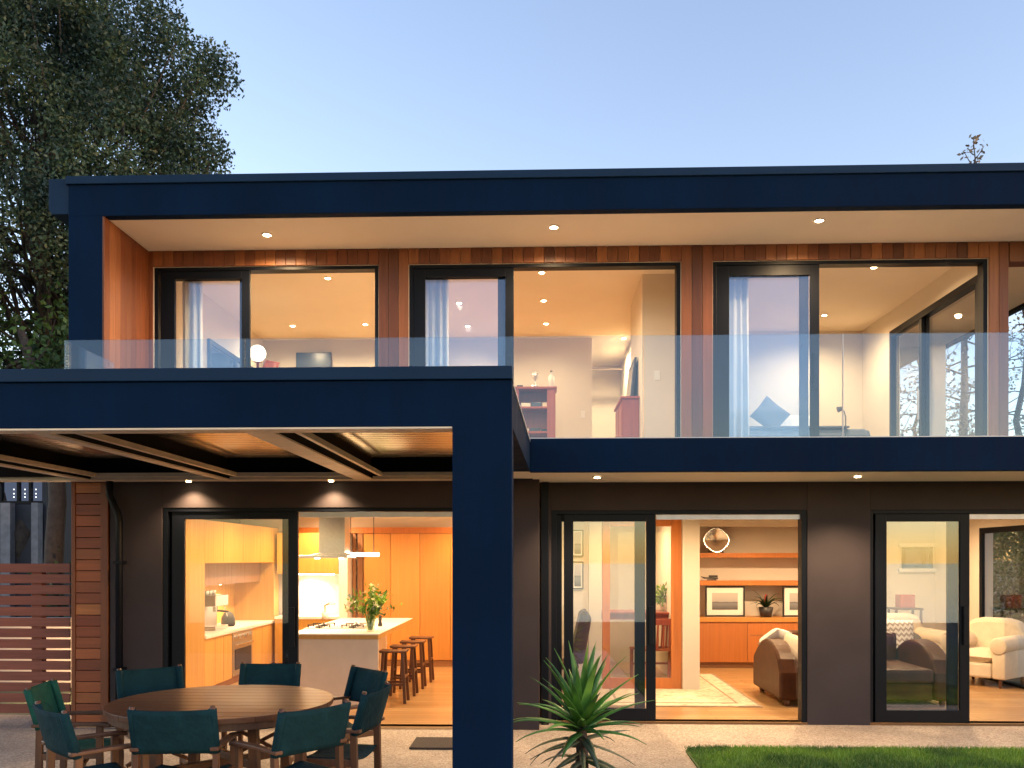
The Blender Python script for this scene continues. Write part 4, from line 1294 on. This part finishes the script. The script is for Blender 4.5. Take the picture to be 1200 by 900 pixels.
pla = thing('silver_platter', 'silver scalloped platter standing upright on the top shelf', 'platter', (px_, SY + .12, pz_))
n = 48
def ring(mb, rr, yy):
    o = len(mb.v)
    for k in range(n):
        a = 2 * pi * k / n
        r_ = rr * (1 + .045 * cos(4 * a) + .012 * cos(12 * a))
        mb.v.append((px_ + r_ * sin(a), SY + .11 + yy + .12 * (r_ * cos(a)) , pz_ + pr + r_ * cos(a) * .97))
    return o
m_ = MB(); os_ = [ring(m_, pr * f, yy) for f, yy in ((.97, .0), (1.0, -.012), (.94, -.016), (.80, -.004), (.74, .008), (.02, .010), (.02, .016), (.9, .012))]
for a, b in zip(os_, os_[1:] + os_[:1]):
    for k in range(n): m_.f.append((a + k, a + (k + 1) % n, b + (k + 1) % n, b + k))
m_.build('plate', M['chrome'], pla, smooth=True)
MB().bar((px_ - .1, SY + .05, pz_ + .002), (px_ - .1, SY + .2, pz_ + .03), .015, .03).bar((px_ + .1, SY + .05, pz_ + .002), (px_ + .1, SY + .2, pz_ + .03), .015, .03).build('stand', M['dark'], pla)
ox, oz = S(832), SZ(680.5)
orn = thing('boat_ornament', 'small dark carved boat ornament on the lower shelf', 'ornament', (ox, SY + .1, oz))
MB().prism([(ox - .13, oz + .07), (ox - .08, oz + .03), (ox + .14, oz + .02), (ox + .15, oz + .045), (ox - .06, oz + .055)], SY + .07, SY + .12, 'y').build('hull', M['dark'], orn, bevel=.005)
MB().box(ox + .0, ox + .14, SY + .075, SY + .115, oz + .05, oz + .085).box(ox - .03, ox + .12, SY + .08, SY + .11, oz + .002, oz + .02).build('cabin', M['dark'], orn, bevel=.003)
zcb = SZ(723)
framed('framed_seascape', 'black framed seascape print with a white mount, left of the potted plant', (S(827) + S(873.5)) / 2, SY + .06, zcb + .002, S(873.5) - S(827), SZ(687) - zcb, .025, .085, group='framed prints on the cupboards')
framed('framed_seascape', 'black framed seascape print partly cut off by the door frame, right of the potted plant', (S(918) + S(966)) / 2, SY + .06, zcb + .002, S(966) - S(918), SZ(687) - zcb, .025, .085, group='framed prints on the cupboards')
qx = S(897)
bp = thing('potted_bromeliad', 'dark potted bromeliad with a red spike between the two framed prints', 'plant', (qx, SY - .03, zcb))
MB().lathe([(.085, .003), (.115, .16), (.105, .16), (.08, .13)], (qx, SY - .03, zcb), 18).build('pot', M['dark'], bp, smooth=True)
l_ = MB(); rn = random.Random(6)
for i in range(20):
    strap(l_, (qx, SY - .03, zcb + .14), i * 2.4 + .3, R(rn.uniform(28, 78)), rn.uniform(.28, .40), .038, rn.uniform(1.0, 1.9))
l_.build('leaves', M['darkleaf'], bp, smooth=True, solid=.002)
MB().lathe([(.012, .14), (.022, .26), (.026, .31), (.004, .37)], (qx, SY - .03, zcb), 10).build('flower_spike', M['redflower'], bp, smooth=True)

def make_sofa(x0, x1, y0, y1, mat, label, h_arm=.62, h_back=.82, foot=.07, seat=.44, two=True):
    """sofa facing -y"""
    t = thing('sofa', label, 'sofa', ((x0 + x1) / 2, (y0 + y1) / 2, .025))
    z0 = foot + .025
    D = y1 - y0; aw = .22
    arm = [(y0, z0), (y0, h_arm - .20)]
    for k in range(1, 14):
        q = k / 14
        arm.append((y0 + D * .93 * q, h_arm - .20 + (h_back - h_arm + .14) * sin(pi * min(q * .93 + .02, 1)) ** .62))
    arm += [(y1 - .02, h_arm - .12), (y1, h_arm - .25), (y1, z0)]
    for xa in (x0, x1 - aw):
        MB().prism(arm, xa, xa + aw, 'x').build('arm', mat, t, bevel=.035, smooth=False)
    MB().box(x0 + aw + .003, x1 - aw - .003, y0 + .03, y1 - .02, z0, seat - .14).build('base', mat, t, bevel=.02)
    MB().box(x0 + aw + .003, x1 - aw - .003, y1 - .28, y1 - .0, seat - .13, h_back).build('back', mat, t, bevel=.06)
    xm = (x0 + x1) / 2
    for a, b in ((x0 + aw + .004, xm - .003), (xm + .003, x1 - aw - .004)):
        MB().box(a, b, y0 - .02, y1 - .29, seat - .138, seat + .03).build('seat_cushion', mat, t, bevel=.045)
    for xx in (x0 + .1, x1 - .1):
        for yy in (y0 + .08, y1 - .1):
            MB().lathe([(.025, .026), (.038, .06), (.036, z0)], (xx, yy, 0), 12).build('foot', M['stool'], t)
    return t
sx0 = PX(914, 10.25)
make_sofa(sx0, sx0 + 2.0, 10.25, 11.55, M['leather'], 'brown leather sofa with a rolled arm beside the patterned rug')
for (px__, Y, z, w_, rot, lab, mt) in ((908, 11.2, .74, .34, (.9, .3, .5), 'white pillow leaning on the top of the leather sofa arm', 'whitefab'), (934, 10.85, .62, .38, (-.35, .3, -.2), 'pale cushion upright on the leather sofa seat', 'cream')):
    tag(cushion(MB(), (PX(px__, Y), Y, z), w_, w_, .15, rot).build('cushion', M[mt], None, smooth=True), lab, 'cushion', 'cushions on the sofas')
s2 = make_sofa(PX(955, 11.4), PX(1090, 11.75), 11.75, 12.7, M['taupe'], 'dark taupe sofa behind the right glass panel', .62, .80)
tag(cushion(MB(), (PX(1049, 11.9), 11.86, .70), .50, .50, .16, (-.25, .08, .1)).build('cushion', M['chevron'], None, smooth=True), 'chevron patterned cushion on the taupe sofa', 'cushion', 'cushions on the sofas')

def make_armchair(X, Y, rz, label, w=.86):
    t = thing('armchair', label, 'armchair', (0, 0, 0), 'cream armchairs in the living room')
    d = .84
    for sx in (-1, 1):
        a = MB()
        a.tube([(sx * (w / 2 - .10), -d / 2 + .02, .56), (sx * (w / 2 - .10), d / 2 - .12, .58)], .115, 16)
        a.box(sx * (w / 2 - .10) - .085, sx * (w / 2 - .10) + .085, -d / 2 + .04, d / 2 - .1, .12, .56)
        a.build('arm', M['cream'], t, smooth=True, bevel=.02)
    MB().box(-w / 2 + .2, w / 2 - .2, -d / 2 + .05, d / 2 - .15, .12, .32).build('base', M['cream'], t, bevel=.03)
    cushion(MB(), (0, -.06, .40), w - .40, d - .18, .20, (pi / 2, 0, 0)).build('seat_cushion', M['cream'], t, smooth=True)
    MB().prism([(-w / 2 + .04, .14), (w / 2 - .04, .14), (w / 2 - .02, .70), (w / 2 - .10, .86), (.16, .90), (-.16, .90), (-w / 2 + .10, .86), (-w / 2 + .02, .70)], d / 2 - .22, d / 2, 'y').build('back', M['cream'], t, bevel=.06)
    for sx in (-1, 1):
        for sy in (-1, 1):
            MB().lathe([(.018, .0), (.028, .12)], (sx * (w / 2 - .1), sy * (d / 2 - .1), 0), 10).build('foot', M['stool'], t)
    t.location = (X, Y, .026); t.rotation_euler = (0, 0, rz)
    return t
make_armchair(PX(1068, 13.1), 13.15, .25, 'cream armchair behind the taupe sofa, near the small rear window')
make_armchair(PX(1158, 12.2), 12.25, -.9, 'added cream armchair in place of a reflection in the glass side doors')  # stands in for an armchair reflected in the side door glass
tag(MB().box(PX(1049, 13.7), PX(1066, 13.7), 13.5, 13.7, 1.0, 1.20).build('storage_box', M['red'], None, bevel=.006), 'small red box on the side table behind the cream armchair', 'box')
stb = thing('side_table', 'slim dark side table standing under the small rear window', 'table', (PX(1057, 13.6), 13.6, .025))
MB().box(PX(1042, 13.7), PX(1074, 13.7), 13.45, 13.8, .97, .998).build('tabletop', M['stool'], stb)
for dx in (PX(1043.5, 13.7), PX(1072, 13.7)):
    for yy in (13.48, 13.77):
        MB().box(dx - .015, dx + .015, yy - .015, yy + .015, .026, .969).build('leg', M['stool'], stb)
wz0, wz1 = PZ(1070, 666, BL), PZ(1070, 641, BL)
wn_ = thing('small_window', 'small dark framed window high on the living room rear wall', 'window', (PX(1074, BL), BL, wz0))
wa, wb = PX(1057, BL), PX(1092, BL)
fm = MB().box(wa, wb, BL - .03, BL + .019, wz0, wz0 + .05).box(wa, wb, BL - .03, BL + .019, wz1 - .05, wz1)
for xx in (wa, (wa + wb) / 2 + .08, wb - .05): fm.box(xx, xx + .05, BL - .03, BL + .019, wz0 + .05, wz1 - .05)
fm.build('frame', M['frame'], wn_)
MB().box(wa + .05, wb - .05, BL - .012, BL - .004, wz0 + .05, wz1 - .05).build('pane', M['screen'], wn_)
MB().box(wa - .06, wb + .06, BL - .035, BL + .019, wz0 - .06, wz0 - .001).box(wa - .06, wb + .06, BL - .035, BL + .019, wz1 + .001, wz1 + .06).build('trim', M['trim'], wn_)
# rugs
def rug(x0, x1, y0, y1, label):
    t = thing('rug', label, 'rug', ((x0 + x1) / 2, (y0 + y1) / 2, .026), 'patterned living room rugs')
    MB().box(x0, x1, y0, y1, .027, .034).build('border', M['rug_b'], t)
    MB().box(x0 + .04, x1 - .04, y0 + .04, y1 - .04, .0345, .037).build('edge_band', M['rug'], t)
    MB().box(x0 + .24, x1 - .24, y0 + .2, y1 - .2, .0375, .040).build('binding', M['rug_b'], t)
    MB().box(x0 + .27, x1 - .27, y0 + .23, y1 - .23, .0405, .042).build('field', M['rug'], t)
rug(PX(700, 10.2), PX(893, 10.25), 10.2, 13.1, 'pale patterned rug with a darker border inside the open living room door')
rug(PX(960, 10.4), PX(1098, 10.4), 10.35, 11.6, 'pale patterned rug under the glass panel beside the taupe sofa')
# pictures and a leather chair by the dining wall
for q0, q1, lab in ((621, 652, 'small framed print, upper of the pair at the edge of the dining partition'), (658, 690, 'small framed print, lower of the pair at the edge of the dining partition')):
    z0, z1 = PZ(678, q1, 11.48), PZ(678, q0, 11.48)
    framed('framed_print', lab, PX(677, 11.48), 11.495, z0, .15, z1 - z0, .012, .02, group='small prints on the partition')
hcx = thing('highback_chair', 'brown leather high back chair behind the stacked door stiles', 'chair', (PX(668, 11.0), 11.0, .026))
xx = PX(668, 11.0)
MB().prism([(xx - .02, .45), (xx + .16, .45), (xx + .26, 1.02), (xx + .20, 1.12), (xx + .12, 1.08)], 10.75, 11.25, 'y').build('backrest', M['leather'], hcx, bevel=.03)
MB().box(xx - .42, xx + .1, 10.75, 11.25, .38, .47).build('seat', M['leather'], hcx, bevel=.03)
for dx in (-.38, .06):
    for yy in (10.79, 11.21):
        MB().bar((xx + dx, yy, .027), (xx + dx, yy, .38), .035, .035).build('leg', M['stool'], hcx)
# dining room: table, two red chairs, plant
dY = 13.0
dx0 = PX(766, dY)
dt = thing('console_table', 'red stained timber table seen through the inner timber door', 'table', (dx0, dY, .026))
zt_ = PZ(775, 716, dY)
MB().box(dx0 - .9, dx0 + .34, dY - .35, dY + .35, zt_ - .03, zt_).build('tabletop', M['red'], dt, bevel=.004)
for a in (-.84, .28):
    for b in (-.3, .3):
        MB().box(dx0 + a - .03, dx0 + a + .03, dY + b - .03, dY + b + .03, .027, zt_ - .031).build('leg', M['red'], dt)
MB().box(dx0 - .84, dx0 + .28, dY - .28, dY + .28, zt_ - .11, zt_ - .031).build('apron', M['red'], dt)
def red_chair():
    t = thing('dining_chair', 'x', 'chair', (0, 0, 0), 'red timber dining chairs')
    MB().box(-.21, .21, -.2, .22, .43, .46).build('seat', M['red'], t, bevel=.006)
    for sx in (-1, 1):
        MB().bar((sx * .19, .19, 0), (sx * .19, .19, .43), .035, .035).build('leg', M['red'], t)
        MB().bar((sx * .19, -.18, 0), (sx * .19, -.24, .88), .035, .035).build('leg', M['red'], t)
    MB().box(-.20, .20, -.255, -.23, .80, .88).build('top_rail', M['red'], t, bevel=.004)
    for k in range(4):
        MB().bar((-.12 + k * .08, -.205, .46), (-.12 + k * .08, -.24, .80), .022, .012).build('spindle', M['red'], t)
    MB().box(-.19, .19, .18, .20, .2, .23).build('stretcher', M['red'], t)
    return t
rc1 = red_chair(); rc1.location = (PX(779, 12.4), 12.45, .027); rc1['label'] = 'red timber dining chair nearer the door, in front of the red table'
dup(rc1, (PX(762, 12.5), 12.5, .027), .5, 'red timber dining chair behind the door stile at the left of the red table')
pp = thing('potted_plant', 'leafy green plant on the red table in the dining room', 'plant', (PX(780, dY), dY, zt_))
xx = PX(780, dY)
MB().lathe([(.07, .002), (.10, .13), (.09, .13), (.06, .11)], (xx, dY, zt_), 16).build('pot', M['cream'], pp, smooth=True)
l_ = MB(); rn = random.Random(8); random.seed(8)
for _ in range(330): l_.leafquad((xx + rn.gauss(0, .10), dY + rn.gauss(0, .10), zt_ + .23 + rn.gauss(0, .07)), rn.uniform(.05, .09), .5)
l_.build('leaves', M['bouquet'], pp)

# ------------------------------------------------------------------ upper rooms
zt2 = ZC - .06
curtain(U(196), U(222), YU + .42, ZF + .01, zt2, 'pale curtain at the left edge of the leftmost balcony door', 3)
curtain(U(488), U(522), YU + .42, ZF + .01, zt2, 'pale curtain behind the middle sliding glass panel', 4)
curtain(U(846), U(888), YU + .42, ZF + .01, zt2, 'pale folded curtain behind the bedroom sliding glass panel', 5)
gy_ = 12.2
gx_, gz_ = PX(302, gy_), PZ(303, 414, gy_)
tl = thing('globe_lamp', 'lit round globe lamp on a red stand in the leftmost upper room', 'lamp', (gx_, gy_, ZF))
MB().ball((gx_, gy_, gz_), .115, 10).build('globe', M['globe'], tl, smooth=True)
MB().lathe([(.14, .001), (.13, .02), (.02, .04), (.018, gz_ - .13 - ZF), (.06, gz_ - .125 - ZF)], (gx_, gy_, ZF), 18).build('stand', M['red'], tl, smooth=True)
tag(cushion(MB(), (PX(317, 12.1), 12.1, PZ(316, 430, 12.1)), .22, .20, .10, (-.3, .2, .2)).build('cushion', M['red'], None, smooth=True), 'small red cushion beside the globe lamp', 'cushion')
bch = thing('daybed', 'low red timber daybed carrying the cushion by the globe lamp', 'daybed', (PX(316, 12.1), 12.1, ZF))
zb_ = PZ(316, 426, 12.1) - .15
MB().box(gx_ + .14, gx_ + .62, 11.8, 12.6, ZF + .2, zb_ - .001).build('mattress', M['bluefab'], bch, bevel=.03)
MB().box(gx_ + .14, gx_ + .62, 11.8, 12.6, ZF + .002, ZF + .199).build('frame', M['red'], bch)
tv = thing('wall_screen', 'dark blue grey screen on the rear wall of the leftmost upper room', 'screen', (PX(367, B1), B1, PZ(367, 434, B1)))
MB().box(PX(347, B1 - .05), PX(388, B1 - .05), B1 - .06, B1 - .004, PZ(367, 440, B1), PZ(367, 414, B1)).build('bezel', M['dark'], tv, bevel=.004)
MB().box(PX(348, B1 - .05), PX(387, B1 - .05), B1 - .066, B1 - .061, PZ(367, 439, B1), PZ(367, 415, B1)).build('panel', M['screen'], tv)
# bookshelf
bY = 13.2
ba, bb = PX(598, bY), PX(651, bY)
zbt = PZ(640, 453, bY)
bk_ = thing('bookshelf', 'open red timber bookshelf against the rear wall of the middle upper room', 'bookshelf', ((ba + bb) / 2, bY, ZF))
MB().box(ba - .02, bb + .02, bY - .02, bY + .38, zbt - .035, zbt).build('top', M['red'], bk_, bevel=.004)
for a in (ba, bb - .13): MB().box(a, a + .13, bY, bY + .36, ZF + .002, zbt - .036).build('side', M['red'], bk_, bevel=.003)
MB().box(ba + .13, bb - .13, bY + .33, bY + .36, ZF + .06, zbt - .036).build('back_panel', M['red'], bk_)
zsh = [PZ(640, 476, bY), PZ(640, 505, bY)]
for z_ in zsh + [ZF + .08]: MB().box(ba + .131, bb - .131, bY + .01, bY + .328, z_ - .03, z_).build('shelf', M['red'], bk_, bevel=.002)
random.seed(5)
BKC = ['whitefab', 'screen', 'cream', 'dark', 'canvas']
for si, z_ in enumerate(zsh):
    x = ba + .16
    lab = ('books lying and standing on the upper shelf of the red bookshelf', 'books lying and standing on the lower shelf of the red bookshelf')[si]
    for bi in range(3):
        w_ = random.uniform(.12, .16); hh = random.uniform(.03, .07)
        o = MB().box(x, x + w_, bY + .05, bY + .25, z_ + .001, z_ + hh).build('book', M[BKC[(si * 2 + bi) % 5]], None, bevel=.003)
        tag(o, lab.replace('books lying and standing', ('first book from the left lying', 'middle one of three books', 'rightmost of three books')[bi]), 'book', 'books on the red bookshelf')
        x += w_ + .015
def topx(p): return PX(p, bY + .15)
v1 = thing('goblet', 'silver goblet ornament on top of the red bookshelf', 'ornament', (topx(627), bY + .15, zbt))
MB().lathe([(.07, .001), (.065, .05), (.02, .06), (.015, .12), (.05, .17), (.055, .24), (.045, .24), (.03, .18)], (topx(627), bY + .15, zbt), 16).build('cup', M['chrome'], v1, smooth=True)
MB().lathe([(.10, .001), (.10, .012), (.03, .014)], (topx(627), bY + .149, zbt - .0), 16).build('base', M['dark'], v1)
v2 = thing('bottle', 'tall pale bottle standing on top of the red bookshelf', 'bottle', (topx(646), bY + .15, zbt))
MB().lathe([(.045, .001), (.048, .02), (.048, .17), (.02, .21), (.018, .25), (.022, .252)], (topx(646), bY + .15, zbt), 16).build('body', M['white'], v2, smooth=True)
MB().lathe([(.02, .253), (.02, .27), (.005, .272)], (topx(646), bY + .15, zbt), 12).build('stopper', M['dark'], v2)
tag(MB().box(topx(606), topx(613), bY + .05, bY + .2, zbt + .001, zbt + .035).build('trinket_box', M['dark'], None, bevel=.005), 'small dark box at the left end of the bookshelf top', 'box')
# cabinet with mirror against the partition
cY0, cY1 = 11.5, 12.5
xr = 1.31
zct = PZ(742, 471, 11.9)
cbn = thing('dresser', 'dark red timber dresser standing against the lilac partition', 'cabinet', (xr - .2, 12, ZF))
MB().box(xr - .22, xr - .004, cY0, cY1, ZF + .1, zct - .03).build('body', M['red'], cbn, bevel=.005)
MB().box(xr - .25, xr - .002, cY0 - .03, cY1 + .03, zct - .029, zct).build('top', M['red'], cbn, bevel=.004)
for k in range(2): MB().box(xr - .232, xr - .221, cY0 + .04 + k * .48, cY0 + .48 + k * .48, ZF + .15, zct - .06).build('door', M['red'], cbn, bevel=.003)
for yy in (cY0 + .05, cY1 - .05): MB().box(xr - .21, xr - .02, yy - .03, yy + .03, ZF + .002, ZF + .1).build('foot', M['red'], cbn)
mir = thing('leaning_mirror', 'dark framed mirror leaning on top of the red dresser', 'mirror', (xr - .1, 12, zct))
zm = PZ(746, 424, 11.9)
MB().prism([(xr - .10, zct + .002), (xr - .07, zct + .002), (xr - .02, zm), (xr - .05, zm)], 11.62, 12.38, 'y').build('frame', M['dark'], mir, bevel=.004)
MB().prism([(xr - .103, zct + .06), (xr - .101, zct + .06), (xr - .058, zm - .06), (xr - .060, zm - .06)], 11.68, 12.32, 'y').build('glass', M['chrome'], mir)
# switches
for (p, q, Y, lab) in ((770, 440, 11.198, 'white light switch on the lilac partition of the middle upper room'), (683, 486, B1 - .002, 'white light switch on the rear wall right of the red bookshelf')):
    x, z = PX(p, Y), PZ(p, q, Y)
    t = thing('light_switch', lab, 'switch', (x, Y, z))
    MB().box(x - .035, x + .035, Y - .010, Y, z - .058, z + .058).build('plate', M['trim'], t, bevel=.002)
    MB().box(x - .01, x + .01, Y - .014, Y - .0105, z - .02, z + .02).build('rocker', M['mount'], t)
# bed
bx0, bx1 = PX(872, 11.2), PX(1010, 11.9)
by0, by1 = 11.5, 13.3
zbed = PZ(950, 503, 11.6)
bed = thing('bed', 'bed with a dusky blue cover behind the bedroom glass panel', 'bed', ((bx0 + bx1) / 2, (by0 + by1) / 2, ZF))
MB().box(bx0, bx1, by0, by1, zbed - .28, zbed).build('mattress', M['bluefab'], bed, bevel=.09)
MB().box(bx0 + .03, bx1 - .03, by0 + .03, by1, ZF + .08, zbed - .281).build('base', M['stool'], bed, bevel=.01)
MB().box(bx0 - .05, bx1 - .3, by0 - .01, by0 + .7, zbed + .001, zbed + .03).build('cover', M['bluefab'], bed, bevel=.014)
for xx in (bx0 + .1, bx1 - .1):
    for yy in (by0 + .1, by1 - .1): MB().box(xx - .03, xx + .03, yy - .03, yy + .03, ZF + .001, ZF + .08).build('leg', M['stool'], bed)
pil = thing('throw_pillow', 'blue grey pillow propped up on its corner on the bed', 'pillow', (PX(903, 11.6), 11.62, zbed))
cushion(MB(), (PX(903, 11.6), 11.62, zbed + .19), .40, .40, .14, (-.25, .72, .12)).build('cushion', M['bluefab'], pil, smooth=True)
pil2 = thing('pillow', 'pale pillow lying behind the propped blue grey one on the bed', 'pillow', (PX(915, 12.1), 12.1, zbed))
cushion(MB(), (PX(930, 12.1), 12.1, zbed + .12), .62, .36, .16, (-.5, .0, .1)).build('cushion', M['whitefab'], pil2, smooth=True)
rY = 11.3
rl = thing('reading_lamp', 'slim dark reading lamp with a small angled head beside the bed', 'lamp', (PX(991, rY), rY, ZF))
xx, zz = PX(991, rY), PZ(988, 480, rY)
MB().lathe([(.12, .001), (.11, .02), (.012, .024)], (xx, rY, ZF), 16).build('base', M['dark'], rl)
MB().tube([(xx, rY, ZF + .02), (xx, rY, zz - .1), (xx - .02, rY, zz - .02), (xx - .06, rY, zz + .01)], .008, 8).build('stem', M['dark'], rl, smooth=True)
MB().tube([(xx - .04, rY, zz + .02), (xx - .10, rY, zz + .0)], [.022, .04], 12).build('head', M['dark'], rl)
random.seed(7)
